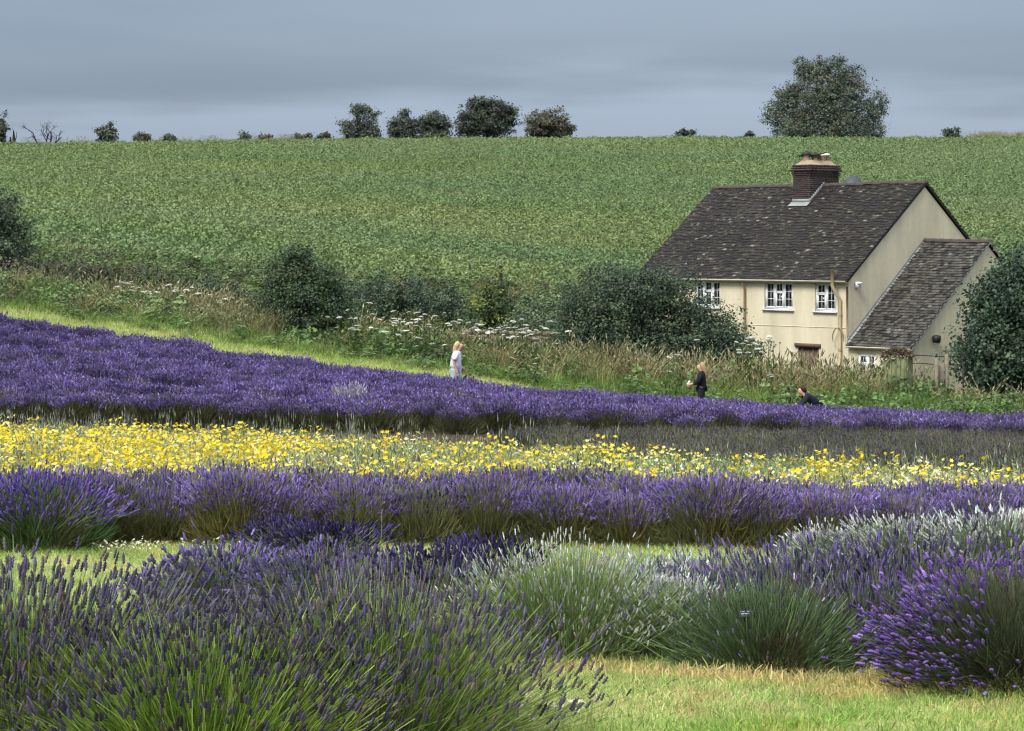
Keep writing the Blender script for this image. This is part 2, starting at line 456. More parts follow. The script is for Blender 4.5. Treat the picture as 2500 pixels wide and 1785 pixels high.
def lavender_meshes(name, seed, R, H, n, lvl, flower, stem, leaf, pol=80, spike=(0.07, 0.008), stem_w=0.005, n_leaf=3000, leaf_l=0.12, leaf_w=0.007,
                    leaf_dome=0.72, bare=0.0, keep=None, lean=(0, 0), rag=0.10, dry=None, arc=(0.1, 0.9), upr=0.25, low_bare=0.0, tilt=(0, 0)):
    """three meshes of one lavender bush standing at the origin: leaves, stems, flower spikes"""
    rng = np.random.default_rng(seed)
    def dome(m, pmax):
        c = rng.uniform(math.cos(math.radians(pmax)), 1, m); sn = np.sqrt(1 - c * c); ph = rng.uniform(0, 2 * PI, m)
        return sn, c, ph
    sn, c, ph = dome(n, pol)
    wob = 1 + 0.14 * np.sin(3 * ph + seed) * sn + 0.08 * np.sin(7 * ph + 2 * seed) * sn
    k = (1 + rng.normal(0, rag, n))
    sl = spike[0] * rng.uniform(0.65, 1.25, n)
    tip = np.stack([R * sn * np.cos(ph) * wob * k + lean[0] * c, R * sn * np.sin(ph) * wob * k + lean[1] * c, (0.12 + 0.80 * np.power(c, 0.75)) * H * k * wob], 1)
    root = np.stack([tip[:, 0] * 0.22, tip[:, 1] * 0.22, np.full(n, 0.03)], 1) + rng.normal(0, 0.03, (n, 3)) * (1, 1, 0.2)
    root[:, 2] = np.abs(root[:, 2])
    arch = rng.uniform(arc[0], arc[1], n)[:, None]
    ctrl = root * 0.45 + tip * 0.55 + np.array([0, 0, 1.0]) * H * (arch - 0.42) * 0.38 * sn[:, None]
    t = np.linspace(0.25, 1, 4)[None, :, None]
    P = (1 - t) ** 2 * root[:, None] + 2 * t * (1 - t) * ctrl[:, None] + t * t * tip[:, None]
    sb, fb, lb = Buf(), Buf(), Buf()
    cs = pick(rng, stem, n)
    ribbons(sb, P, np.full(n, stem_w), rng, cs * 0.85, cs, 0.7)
    has = rng.random(n) > bare
    if keep is not None: has &= keep(tip, rng)
    if low_bare: has &= rng.random(n) > low_bare * np.clip(1 - tip[:, 2] / (0.72 * H), 0, 1)
    d = tip - P[:, 2]; d /= np.linalg.norm(d, axis=1, keepdims=True); d[:, 2] += upr; d[:, 0] += tilt[0]; d[:, 1] += tilt[1]; d += rng.normal(0, 0.17, d.shape)
    Rm = frames(d, rng)
    m = int(has.sum())
    pv, pf = SPIKE[lvl]
    rr = spike[1] * rng.uniform(0.75, 1.3, n)
    # clumps of one bush open at different times
    cl = VN(tip[:, 0] * 6 + seed, tip[:, 1] * 6 + tip[:, 2] * 5)
    fc = pick(rng, flower, n, 0.2) * (0.78 + 0.45 * cl[:, None])
    if m:
        place(fb, pv, pf, Rm[has], tip[has], np.stack([rr, rr, sl], 1)[has], np.clip(fc[has], 0, 1))
    # leaves
    sn, c, ph = dome(n_leaf, 96)
    q = np.power(rng.uniform(0.12, 1, n_leaf), 0.4) * leaf_dome
    wob = 1 + 0.14 * np.sin(3 * ph + seed) * sn
    p0 = np.stack([R * sn * np.cos(ph), R * sn * np.sin(ph), (0.08 + 0.88 * np.maximum(c, 0)) * H], 1) * (q * wob)[:, None]
    dd = np.stack([sn * np.cos(ph), sn * np.sin(ph), 0.55 + np.maximum(c, 0)], 1) + rng.normal(0, 0.3, (n_leaf, 3))
    dd /= np.linalg.norm(dd, axis=1, keepdims=True)
    ll = leaf_l * rng.uniform(0.5, 1.3, n_leaf)[:, None]
    p1 = p0 + dd * ll * 0.55; p2 = p0 + dd * ll + np.array([0, 0, 1]) * ll * 0.1
    lc = pick(rng, leaf, n_leaf, 0.2)
    if dry is not None:
        dn = VN(p0[:, 0] * 3.2 + seed * 3, p0[:, 1] * 3.2 + 5)
        lc = np.where((dn > 0.62)[:, None], pick(rng, dry, n_leaf, 0.15), lc)
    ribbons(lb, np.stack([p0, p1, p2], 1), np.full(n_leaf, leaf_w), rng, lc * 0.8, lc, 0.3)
    # woody twigs low down
    nt_ = 60
    an = rng.uniform(0, 2 * PI, nt_); e = rng.uniform(0.3, 0.75, nt_)
    z1 = rng.uniform(0.08, 0.4, nt_) * H
    a = np.stack([np.cos(an) * 0.05, np.sin(an) * 0.05, np.full(nt_, 0.01)], 1)
    bb = np.stack([np.cos(an) * R * e, np.sin(an) * R * e, z1], 1)
    mid = (a + bb) / 2 - np.array([0, 0, 0.02])
    ribbons(sb, np.stack([a, mid, bb], 1), np.full(nt_, 0.012), rng, pick(rng, [s(95, 82, 64)], nt_), None, 0.4)
    return (lb.mesh(name + '_leaves', M_LEAF), sb.mesh(name + '_stems', M_STEM), fb.mesh(name + '_flowers', M_FLOWER))

def lavender(name, label, loc, meshes, rz=0.0, scale=(1, 1, 1), group=None):
    t = thing(name, label, 'lavender', loc, rz, group)
    t.scale = scale
    for nm, me in zip(('foliage', 'stems', 'flower_spikes'), meshes):
        if len(me.polygons): stuff(obj(nm, me, t))
    return t

# colours
VIOLET = [s(118, 96, 178), s(104, 84, 164), s(134, 112, 192), s(92, 74, 150)]
VIVID = [s(112, 86, 158), s(128, 100, 172), s(94, 70, 140), s(142, 118, 184)]
GREYV = [s(92, 86, 120), s(80, 74, 108), s(108, 102, 136), s(74, 70, 96)]
NAVY = [s(62, 52, 98), s(72, 62, 112), s(54, 46, 84)]
WHITE = [s(206, 208, 204), s(188, 192, 188), s(222, 222, 220), s(170, 176, 172)]
PALE = [s(150, 144, 168), s(132, 128, 150), s(168, 162, 180)]
ST_GREEN = [s(124, 146, 74), s(108, 134, 66), s(140, 158, 86), s(96, 118, 70)]
ST_GREY = [s(126, 138, 98), s(108, 124, 88), s(142, 150, 112)]
LF_GREEN = [s(84, 108, 66), s(70, 94, 58), s(98, 120, 72)]
LF_GREY = [s(98, 110, 86), s(82, 96, 76), s(112, 122, 92)]
LF_DRY = [s(132, 126, 76), s(120, 114, 72), s(112, 104, 70)]
LF_BROWN = [s(94, 84, 62), s(84, 80, 58), s(76, 84, 56)]

# ------------------------------------------------------------------ the cottage
TH = math.radians(48.0)
CX, CY, CZ = 12.45, 81.0, -5.85
L_, D_ = 10.88, 9.14
EAVE, RISE = 4.62, 3.58
LW = 2.92
W_EAVE, W_RISE = 2.20, 3.74
house = thing('cottage', 'cream rendered cottage with dark tiled roof and lower side wing', 'house', (CX, CY, CZ), -TH)
def stucco():
    m, nt, p = newmat('cream_render')
    N = nt.nodes.new; L = nt.links.new
    tc = N('ShaderNodeTexCoord')
    n1 = N('ShaderNodeTexNoise'); n1.inputs['Scale'].default_value = 0.8; n1.inputs['Detail'].default_value = 6
    n2 = N('ShaderNodeTexNoise'); n2.inputs['Scale'].default_value = 5; n2.inputs['Detail'].default_value = 5
    mp = N('ShaderNodeMapping'); mp.inputs['Scale'].default_value = (1.6, 1.6, 0.35)
    L(tc.outputs['Object'], mp.inputs[0]); L(mp.outputs[0], n1.inputs['Vector']); L(tc.outputs['Object'], n2.inputs['Vector'])
    cr = N('ShaderNodeValToRGB'); e = cr.color_ramp.elements
    e[0].position = 0.30; e[0].color = (*s(206, 196, 170), 1); e[1].position = 0.62; e[1].color = (*s(228, 218, 190), 1)
    L(n1.outputs[0], cr.inputs[0])
    mx = N('ShaderNodeMix'); mx.data_type = 'RGBA'; mx.blend_type = 'MULTIPLY'; mx.inputs[0].default_value = 0.16
    L(cr.outputs[0], mx.inputs[6]); L(n2.outputs[0], mx.inputs[7]); L(mx.outputs[2], p.inputs['Base Color'])
    ms_ = N('ShaderNodeMapping'); ms_.inputs['Scale'].default_value = (5.5, 5.5, 0.28); n4 = N('ShaderNodeTexNoise'); n4.inputs['Scale'].default_value = 1.0; n4.inputs['Detail'].default_value = 5
    L(tc.outputs['Object'], ms_.inputs[0]); L(ms_.outputs[0], n4.inputs['Vector'])
    r4 = N('ShaderNodeMapRange'); r4.inputs[1].default_value = 0.54; r4.inputs[2].default_value = 0.74; r4.inputs[4].default_value = 0.28; L(n4.outputs[0], r4.inputs[0])
    m4 = N('ShaderNodeMix'); m4.data_type = 'RGBA'; m4.blend_type = 'MULTIPLY'; m4.inputs[7].default_value = (0.66, 0.66, 0.60, 1)
    L(r4.outputs[0], m4.inputs[0]); L(mx.outputs[2], m4.inputs[6]); L(m4.outputs[2], p.inputs['Base Color'])
    p.inputs['Roughness'].default_value = 0.9; p.inputs['Specular IOR Level'].default_value = 0.15
    n3 = N('ShaderNodeTexNoise'); n3.inputs['Scale'].default_value = 40; n3.inputs['Detail'].default_value = 3
    L(tc.outputs['Object'], n3.inputs['Vector'])
    bp = N('ShaderNodeBump'); bp.inputs['Strength'].default_value = 0.35; bp.inputs['Distance'].default_value = 0.01
    L(n3.outputs[0], bp.inputs['Height']); L(bp.outputs[0], p.inputs['Normal'])
    return m
M_WALL = stucco()
M_TRIM = solid_mat('cream_paint', s(226, 219, 198), 0.5, 0.2, 3)
M_UPVC = solid_mat('white_frame', s(240, 241, 242), 0.35, 0.06, 4)
M_PIPE = solid_mat('buff_pipe', s(190, 176, 142), 0.5, 0.25, 3)
M_OLDPIPE = solid_mat('worn_pipe', s(158, 134, 104), 0.6, 0.35, 5)
M_LEAD = solid_mat('lead', s(150, 154, 154), 0.55, 0.25, 6)
M_MORTAR = solid_mat('flaunching', s(170, 150, 126), 0.9, 0.3, 7, 0.5)
M_BRICK = solid_mat('brick', (1, 1, 1), 0.9, 0.35, 9, 0.5, usecol=True)
M_JOINT = solid_mat('joint', s(104, 94, 84), 0.95, 0.3, 10)
M_TILE = solid_mat('roof_tile', (1, 1, 1), 0.85, 0.4, 5, 0.4, usecol=True)
M_DARK = solid_mat('dark_metal', s(44, 44, 48), 0.5, 0.3, 6)
M_DOOR = solid_mat('brown_wood', s(112, 90, 80), 0.65, 0.3, 8)
M_WOOD = solid_mat('weathered_wood', s(142, 134, 116), 0.85, 0.4, 9, 0.5)
M_OLDWOOD = solid_mat('mossy_wood', s(120, 126, 92), 0.9, 0.45, 6, 0.5)
def glass_mat():
    m, nt, p = newmat('window_glass')
    p.inputs['Base Color'].default_value = (0.012, 0.014, 0.018, 1); p.inputs['Roughness'].default_value = 0.06
    p.inputs['Specular IOR Level'].default_value = 0.5
    return m
M_GLASS = glass_mat()

# walls: openings cut as real holes in the front face
WINS = [(-7.79, -6.41, 3.43, 4.49, 3), (-4.13, -2.71, 3.43, 4.49, 3), (-1.61, -0.62, 3.40, 4.47, 2)]
DOOR = (-2.46, -1.43, 0.0, 2.02)
def wall_with_holes(buf, x0, x1, z0, z1, holes, y=0.0, rev=0.15):
    xs = sorted({x0, x1, *[h[0] for h in holes], *[h[1] for h in holes]}); zs = sorted({z0, z1, *[h[2] for h in holes], *[h[3] for h in holes]})
    for i in range(len(xs) - 1):
        for j in range(len(zs) - 1):
            mx, mz = (xs[i] + xs[i + 1]) / 2, (zs[j] + zs[j + 1]) / 2
            if any(h[0] < mx < h[1] and h[2] < mz < h[3] for h in holes): continue
            buf.poly([(xs[i], y, zs[j]), (xs[i + 1], y, zs[j]), (xs[i + 1], y, zs[j + 1]), (xs[i], y, zs[j + 1])])
    for h in holes:
        a, b_, c, d = h[:4]
        for q in ([(a, c), (a, d)], [(b_, d), (b_, c)], [(a, d), (b_, d)], [(b_, c), (a, c)]):
            (xa, za), (xb, zb) = q
            buf.poly([(xa, y, za), (xb, y, zb), (xb, y + rev, zb), (xa, y + rev, za)])
b = Buf()
RT = EAVE + RISE - 0.10
wall_with_holes(b, -L_, 0, -0.6, EAVE - 0.02, [w[:4] for w in WINS] + [DOOR])
for x in (-L_, 0):
    b.poly([(x, 0, -0.6), (x, D_, -0.6), (x, D_, EAVE - 0.02), (x, D_ / 2, RT), (x, 0, EAVE - 0.02)])
b.poly([(-L_, D_, -0.6), (0, D_, -0.6), (0, D_, EAVE - 0.02), (-L_, D_, EAVE - 0.02)])
obj('wall', b.mesh('wall', M_WALL), house)
b = Buf()
WRT = W_EAVE + W_RISE - 0.10
WWIN = (0.42, 1.25, 0.95, 1.88)
wall_with_holes(b, 0.002, LW, -0.6, W_EAVE - 0.02, [WWIN], y=0.03)
b.poly([(LW, 0.03, -0.6), (LW, D_ - 0.03, -0.6), (LW, D_ - 0.03, W_EAVE - 0.02), (LW, D_ / 2, WRT), (LW, 0.03, W_EAVE - 0.02)])
b.poly([(0.002, D_ - 0.03, -0.6), (LW, D_ - 0.03, -0.6), (LW, D_ - 0.03, W_EAVE - 0.02), (0.002, D_ - 0.03, W_EAVE - 0.02)])
obj('wing_wall', b.mesh('wing_wall', M_WALL), house)
b = Buf()
b.box((-L_ / 2, -0.004, 2.80), (L_ - 0.01, 0.016, 0.022))
obj('string_course', b.mesh('string_course', M_WALL), house)
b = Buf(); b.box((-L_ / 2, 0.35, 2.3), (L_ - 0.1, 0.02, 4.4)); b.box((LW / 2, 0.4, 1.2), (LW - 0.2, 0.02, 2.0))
obj('room_shade_sheet', b.mesh('room_shade_sheet', solid_mat('room_dark', (0.01, 0.01, 0.011), 0.9)), house)  # near-black sheets: the darkness inside the unlit rooms is put into their colour

def window(x0, x1, z0, z1, bays, y=0.10, sill=True):
    w = x1 - x0; h = z1 - z0
    b = Buf(); f = 0.055
    b.box(((x0 + x1) / 2, y, z1 - f / 2), (w - 0.004, 0.07, f)); b.box(((x0 + x1) / 2, y, z0 + f / 2), (w - 0.004, 0.07, f))
    b.box((x0 + f / 2, y, (z0 + z1) / 2), (f, 0.07, h - 2 * f)); b.box((x1 - f / 2, y, (z0 + z1) / 2), (f, 0.07, h - 2 * f))
    win = obj('window', b.mesh('window_frame', M_UPVC), house)
    bw = (w - 2 * f) / bays
    for k in range(1, bays):
        m = Buf(); m.box((x0 + f + k * bw, y, (z0 + z1) / 2), (0.06, 0.066, h - 2 * f)); obj('mullion', m.mesh('mullion', M_UPVC), win)
    top_bay = 1 if bays == 3 else 0
    for k in range(bays):
        a, c = x0 + f + k * bw + (0.03 if k else 0), x0 + f + (k + 1) * bw - (0.03 if k < bays - 1 else 0)
        cells = [(z0 + f, z0 + f + (h - 2 * f) * 0.62), (z0 + f + (h - 2 * f) * 0.62, z1 - f)] if k == top_bay else [(z0 + f, z1 - f)]
        for ci, (za, zb) in enumerate(cells):
            sb_ = 0.05
            m = Buf()
            m.box(((a + c) / 2, y - 0.012, zb - sb_ / 2), (c - a - 0.004, 0.06, sb_)); m.box(((a + c) / 2, y - 0.012, za + sb_ / 2), (c - a - 0.004, 0.06, sb_))
            m.box((a + sb_ / 2, y - 0.012, (za + zb) / 2), (sb_ - 0.004, 0.06, zb - za - 2 * sb_)); m.box((c - sb_ / 2, y - 0.012, (za + zb) / 2), (sb_ - 0.004, 0.06, zb - za - 2 * sb_))
            obj('casement', m.mesh('casement', M_UPVC), win)
            m = Buf(); m.box(((a + c) / 2, y + 0.005, (za + zb) / 2), (c - a - 2 * sb_, 0.012, zb - za - 2 * sb_)); obj('pane', m.mesh('pane', M_GLASS), win)
            m = Buf(); m.box(((a + c) / 2, y - 0.008, (za + zb) / 2), (0.016, 0.018, zb - za - 2 * sb_)); obj('glazing_bar', m.mesh('bar', M_UPVC), win)
            rows = 3 if len(cells) == 1 else (2 if ci == 0 else 1)
            for r in range(1, rows):
                m = Buf(); m.box(((a + c) / 2, y - 0.009, za + sb_ + (zb - za - 2 * sb_) * r / rows), (c - a - 2 * sb_, 0.018, 0.022)); obj('glazing_bar', m.mesh('bar', M_UPVC), win)
            # pale curtain edge behind the glass
    if sill:
        m = Buf(); m.box(((x0 + x1) / 2, -0.005, z0 - 0.03), (w + 0.16, 0.17, 0.06)); obj('sill', m.mesh('sill', M_UPVC), win)
    return win
for (x0, x1, z0, z1, k) in WINS: window(x0, x1, z0, z1, k)
window(*WWIN, 2, y=0.09, sill=False)
b = Buf(); b.box((-1.945, 0.11, 1.0), (1.02, 0.05, 2.0))
dr = obj('door', b.mesh('door', M_DOOR), house)
b = Buf(); b.box((-1.945, -0.015, 2.10), (1.25, 0.10, 0.14)); obj('lintel', b.mesh('lintel', M_DOOR), dr)
for q in range(4):
    b = Buf(); b.box((-2.32 + q * 0.25, 0.08, 1.0), (0.235, 0.02, 1.96)); obj('plank', b.mesh('door_plank', M_DOOR), dr)
b = Buf(); b.tube([(-1.55, 0.02, 1.05), (-1.55, -0.03, 1.05), (-1.65, -0.03, 1.05)], 0.012, 6); obj('handle', b.mesh('handle', M_DARK), dr)

# roofs: board, individual plain tiles laid in courses, ridge tiles, verge
def roof(name, x0, x1, eave, rise, over, xo0, xo1, seed, gauge=0.10, tw=0.165, lichen=0.012, hole=None, edge_light=False, thick=0.012):
    rng = np.random.default_rng(seed)
    X0, X1 = x0 - xo0, x1 + xo1
    half = D_ / 2; run = half + over
    sl = math.atan2(rise, half); cs, sn_ = math.cos(sl), math.sin(sl)
    ez = eave - over * math.tan(sl)
    b = Buf()
    th = 0.07
    for side in (0, 1):
        def pt(x, d, up):           # d along slope from eave, up off the slope
            yy = -over + d * cs - up * sn_; zz = ez + d * sn_ + up * cs
            return (x, yy if side == 0 else D_ - yy, zz)
        ln = run / cs
        P = [pt(X0, 0, 0), pt(X1, 0, 0), pt(X1, ln, 0), pt(X0, ln, 0), pt(X0, 0, th), pt(X1, 0, th), pt(X1, ln, th), pt(X0, ln, th)]
        for q in ((0, 1, 2, 3), (4, 5, 6, 7), (0, 1, 5, 4), (1, 2, 6, 5), (0, 3, 7, 4)):
            b.poly([P[i] for i in q], s(60, 56, 52))
    rf = obj(name, b.mesh(name, M_TILE), house)
    b = Buf()
    sag = lambda x: 0.012 * math.sin(x * 0.9 + seed) + 0.008 * math.sin(x * 2.3)
    for side in (0, 1):
        ln = run / cs; rows = int(ln / gauge)
        xs = []
        TV, TF, TC = [], [], []
        for r in range(rows + 1):
            d0 = r * gauge - 0.03
            n = int((X1 - X0) / tw) + 1
            off = (r % 2) * tw * 0.5
            for k in range(n + 1):
                xa = X0 + k * tw - off; xb = xa + tw - 0.008 - rng.random() * 0.006
                xa, xb = max(xa, X0 - 0.02), min(xb, X1 + 0.02)
                if xb - xa < 0.05: continue
                lift = th + 0.012 + rng.random() * 0.014 + max(0, rng.normal(0, 0.004)); tail = gauge * 1.35
                dj = d0 + rng.normal(0, 0.006); tilt = rng.normal(0, 0.004)
                d1 = min(dj + tail, ln)
                yl = sag((xa + xb) / 2)
                pts = []
                for (x, d, up) in ((xa, dj, lift + thick + tilt), (xb, dj, lift + thick - tilt), (xb, d1, lift - 0.006), (xa, d1, lift - 0.006), (xa, dj, lift - 0.014), (xb, dj, lift - 0.014)):
                    yy = -over + d * cs - up * sn_; zz = ez + d * sn_ + up * cs + yl
                    pts.append((x, yy if side == 0 else D_ - yy, zz))
                o = len(TV) * 6
                TV.append(pts); TF.append([(o, o + 1, o + 2), (o, o + 2, o + 3), (o, o + 1, o + 5), (o, o + 5, o + 4), (o, o + 3, o + 4), (o + 1, o + 2, o + 5)])
                c = s(58, 54, 52) * rng.uniform(0.68, 1.22) * (0.82 + 0.36 * float(VN(xa * 1.3 + seed, dj * 1.3)))
                if rng.random() < 0.08: c = s(92, 80, 72) * rng.uniform(0.8, 1.1)
                if rng.random() < lichen * (2.2 if float(VN(xa * 0.9, dj * 0.9 + seed)) > 0.6 else 0.6): c = s(150, 148, 140) * rng.uniform(0.6, 1.1)
                if rng.random() < 0.05: c = s(88, 92, 66)
                cc_ = np.tile(c, (6, 1))
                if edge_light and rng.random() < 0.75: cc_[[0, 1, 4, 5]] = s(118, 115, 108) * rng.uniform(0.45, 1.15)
                TC.append(cc_)
        b.add(np.array(TV).reshape(-1, 3), np.array(TF).reshape(-1, 3), np.concatenate(TC))
    stuff(obj('tile_courses', b.mesh(name + '_tiles', M_TILE), rf))
    # ridge tiles
    n = int((X1 - X0) / 0.42)
    zr = ez + run * math.tan(sl) + th / cs + 0.01
    rb = Buf()
    lx = (X1 - X0) / n
    V, Fs = [], []
    for i, x in enumerate((-lx * 0.52, lx * 0.52)):
        for k in range(7):
            an = PI * k / 6
            V.append((x, 0.135 * math.cos(an), 0.115 * math.sin(an) - 0.05))
    for k in range(6): Fs += [(k, k + 1, k + 8), (k, k + 8, k + 7)]
    V += [(lx * 0.52, 0, -0.05), (-lx * 0.52, 0, -0.05)]
    for k in range(6): Fs += [(7 + k, 8 + k, 14), (k + 1, k, 15)]
    rb.add(V, Fs, s(88, 80, 74)); rme = rb.mesh('ridge_tile', M_TILE)
    for i in range(n):
        x = X0 + (i + 0.5) * lx
        if hole and hole[0] < x < hole[1]: continue
        o = obj('ridge_tile', rme, rf, (x, D_ / 2, zr + sag(x) + rng.normal(0, 0.006))); o.rotation_euler = (0, rng.normal(0, 0.012), rng.normal(0, 0.02))
    # verge mortar strip
    for xv in (X0 + 0.01, X1 - 0.01):
        v = Buf()
        for side in (0, 1):
            A = (xv, -over, ez - 0.01); B = (xv, D_ / 2, ez + run * math.tan(sl) - 0.01)
            if side: A = (xv, D_ + over, A[2])
            dx = 0.022
            pts = [A, B, (xv, B[1], B[2] + 0.09), (xv, A[1], A[2] + 0.09)]
            for e_ in (-dx, dx): v.poly([(p[0] + e_, p[1], p[2]) for p in pts])
            for i in range(4):
                p, q = pts[i], pts[(i + 1) % 4]
                v.poly([(p[0] - dx, p[1], p[2]), (q[0] - dx, q[1], q[2]), (q[0] + dx, q[1], q[2]), (p[0] + dx, p[1], p[2])])
        obj('verge_strip', v.mesh('verge', M_LEAD if name != 'roof' else M_DARK), rf)
    return rf
roof_main = roof('roof', -L_, 0, EAVE, RISE, 0.16, 0.12, 0.07, 3, hole=(-5.95, -4.9))
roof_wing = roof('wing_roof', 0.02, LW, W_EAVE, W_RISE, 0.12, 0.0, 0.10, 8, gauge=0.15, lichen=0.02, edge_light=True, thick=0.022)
# lead flashing where the wing roof meets the gable
b = Buf()
A = np.array((0.012, -0.1, W_EAVE + 0.06)); B = np.array((0.012, D_ / 2, W_EAVE + W_RISE + 0.13))
for (p, q) in ((A, B), (np.array((0.012, D_ + 0.1, W_EAVE + 0.06)), B)):
    b.poly([p, q, q + (0, 0, 0.10), p + (0, 0, 0.10)]); b.poly([p + (0, 0, 0.02), q + (0, 0, 0.02), q + (0.10, 0, -0.0), p + (0.10, 0, -0.0)])
obj('flashing', b.mesh('flashing', M_LEAD), roof_wing)

# gutters, fascia, pipes
b = Buf(); b.box((-L_ / 2, -0.10, EAVE - 0.10), (L_ + 0.1, 0.03, 0.16)); obj('fascia', b.mesh('fascia', M_TRIM), house)
def gutter(x0, x1, y, z):
    b = Buf(); V, Fs = [], []
    for x in (x0, x1):
        for k in range(7):
            an = PI + PI * k / 6
            V.append((x, y + 0.065 * math.cos(an), z + 0.065 * math.sin(an)))
        for k in range(7):
            an = PI + PI * (6 - k) / 6
            V.append((x, y + 0.055 * math.cos(an), z + 0.055 * math.sin(an)))
    for k in range(14):
        k2 = (k + 1) % 14
        Fs += [(k, k2, 14 + k2), (k, 14 + k2, 14 + k)]
    for k in range(6): Fs += [(k, k + 1, 12 - k), (k, 12 - k, 13 - k), (14 + k, 26 - k, 15 + k), (14 + k, 27 - k, 26 - k)]
    b.add(V, Fs); return obj('gutter', b.mesh('gutter', M_TRIM), house)
gutter(-L_ - 0.1, 0.06, -0.22, EAVE - 0.07)
gutter(0.05, LW + 0.1, -0.17, W_EAVE - 0.05)
b = Buf(); b.box((LW / 2 + 0.03, -0.05, W_EAVE - 0.09), (LW - 0.06, 0.03, 0.14)); obj('fascia', b.mesh('wing_fascia', M_TRIM), house)
b = Buf(); b.tube([(-5.08, -0.22, EAVE - 0.12), (-5.08, -0.22, EAVE - 0.25), (-5.08, -0.07, EAVE - 0.45), (-5.08, -0.07, 0.1)], 0.042, 8); obj('downpipe', b.mesh('downpipe', M_OLDPIPE), house)
b = Buf(); b.tube([(-0.03, -0.06, EAVE - 0.3), (-0.03, -0.06, 2.5)], 0.035, 8); obj('downpipe', b.mesh('corner_pipe', M_OLDPIPE), house)
b = Buf(); b.tube([(-0.50, -0.34, EAVE + 0.32), (-0.50, -0.34, EAVE - 0.25), (-0.44, -0.24, EAVE - 0.50), (-0.34, -0.1, EAVE - 0.75), (-0.34, -0.1, 0.0)], 0.066, 10)
sp = obj('soil_pipe', b.mesh('soil_pipe', M_PIPE), house)
for z in (3.3, 2.0, 1.0):
    b = Buf(); b.lathe([(0.078, -0.05), (0.078, 0.05)], 10, (-0.34, -0.1, z)); obj('collar', b.mesh('collar', M_PIPE), sp)
b = Buf(); b.tube([(-0.34 + 0.26 * math.cos(t), -0.2, 2.45 + 0.36 * math.sin(t)) for t in np.linspace(-0.5, PI + 0.5, 14)], 0.022, 6)
obj('hose_loop', b.mesh('hose', M_OLDPIPE), house)
b = Buf(); b.box((0.10, 0.42, EAVE - 0.22), (0.16, 0.15, 0.22)); b.box((0.2, 0.42, EAVE - 0.16), (0.10, 0.22, 0.06)); obj('security_light', b.mesh('security_light', M_UPVC), house)
b = Buf(); b.lathe([(0.0, -0.16), (0.13, -0.12), (0.16, 0.0), (0.15, 0.12), (0.0, 0.17)], 10, (LW + 0.14, 1.25, 2.45)); b.box((LW + 0.05, 1.25, 2.5), (0.1, 0.12, 0.1))
wl = obj('wall_lamp', b.mesh('wall_lamp', M_DARK), house)
b = Buf(); b.lathe([(0.0, -0.2), (0.09, -0.17), (0.10, -0.12)], 10, (LW + 0.14, 1.25, 2.45)); obj('lamp_glass', b.mesh('lamp_glass', M_UPVC), wl)

# chimney: brick by brick
CHX0, CHX1, CHY0, CHY1 = -5.83, -4.98, 3.66, 5.48
CZ0, CZ1 = EAVE + 2.55, EAVE + RISE + 0.62
b = Buf(); b.box(((CHX0 + CHX1) / 2, (CHY0 + CHY1) / 2, (CZ0 + CZ1) / 2), (CHX1 - CHX0 - 0.03, CHY1 - CHY0 - 0.03, CZ1 - CZ0))
chim = obj('chimney', b.mesh('chimney_core', M_JOINT), house)
rng = np.random.default_rng(12)
brick_cols = [s(84, 72, 70), s(76, 66, 66), s(92, 77, 73), s(70, 63, 64), s(84, 76, 76)]
bme = []
for c in brick_cols:
    q = Buf(); q.box((0, 0, 0), (0.215, 0.1, 0.065), c); bme.append(q.mesh('brick', M_BRICK))
hb = Buf()
course = 0.078
nz = int((CZ1 - CZ0) / course)
for r in range(nz):
    z = CZ0 + (r + 0.5) * course
    fam = r >= nz - 2
    ex = 0.05 if r == nz - 1 else (0.025 if r == nz - 2 else 0.0)
    for face, (ax0, ax1) in (('front', (CHX0 - ex, CHX1 + ex)), ('right', (CHY0 - ex, CHY1 + ex)), ('back', (CHX0 - ex, CHX1 + ex)), ('left', (CHY0 - ex, CHY1 + ex))):
        n = round((ax1 - ax0) / 0.228); wd = (ax1 - ax0) / n
        off = (r % 2) * 0.5
        for k in range(n + (1 if off else 0)):
            a = ax0 + (k - off) * wd; bb_ = a + wd - 0.012
            a, bb_ = max(a, ax0), min(bb_, ax1)
            if bb_ - a < 0.04: continue
            mid = (a + bb_) / 2; scx = (bb_ - a) / 0.215
            jit = rng.normal(0, 0.003)
            if face in ('front', 'back'):
                pos = (mid, CHY0 - ex + 0.05 + jit if face == 'front' else CHY1 + ex - 0.05, z); rot = 0
            else:
                pos = (CHX1 + ex - 0.05 + jit if face == 'right' else CHX0 - ex + 0.05, mid, z); rot = PI / 2
            hidden = face in ('back', 'left') or z < EAVE + RISE * (min(CHY0, 9) / (D_ / 2)) - 0.5
            if not hidden:
                o = obj('brick', bme[rng.integers(0, 5)], chim, pos); o.rotation_euler = (0, 0, rot); o.scale = (scx, 1, 1)
            else:
                sx, sy = (bb_ - a, 0.1) if rot == 0 else (0.1, bb_ - a)
                hb.box(pos, (sx, sy, 0.065), brick_cols[rng.integers(0, 5)])
stuff(obj('brickwork', hb.mesh('brickwork', M_BRICK), chim))
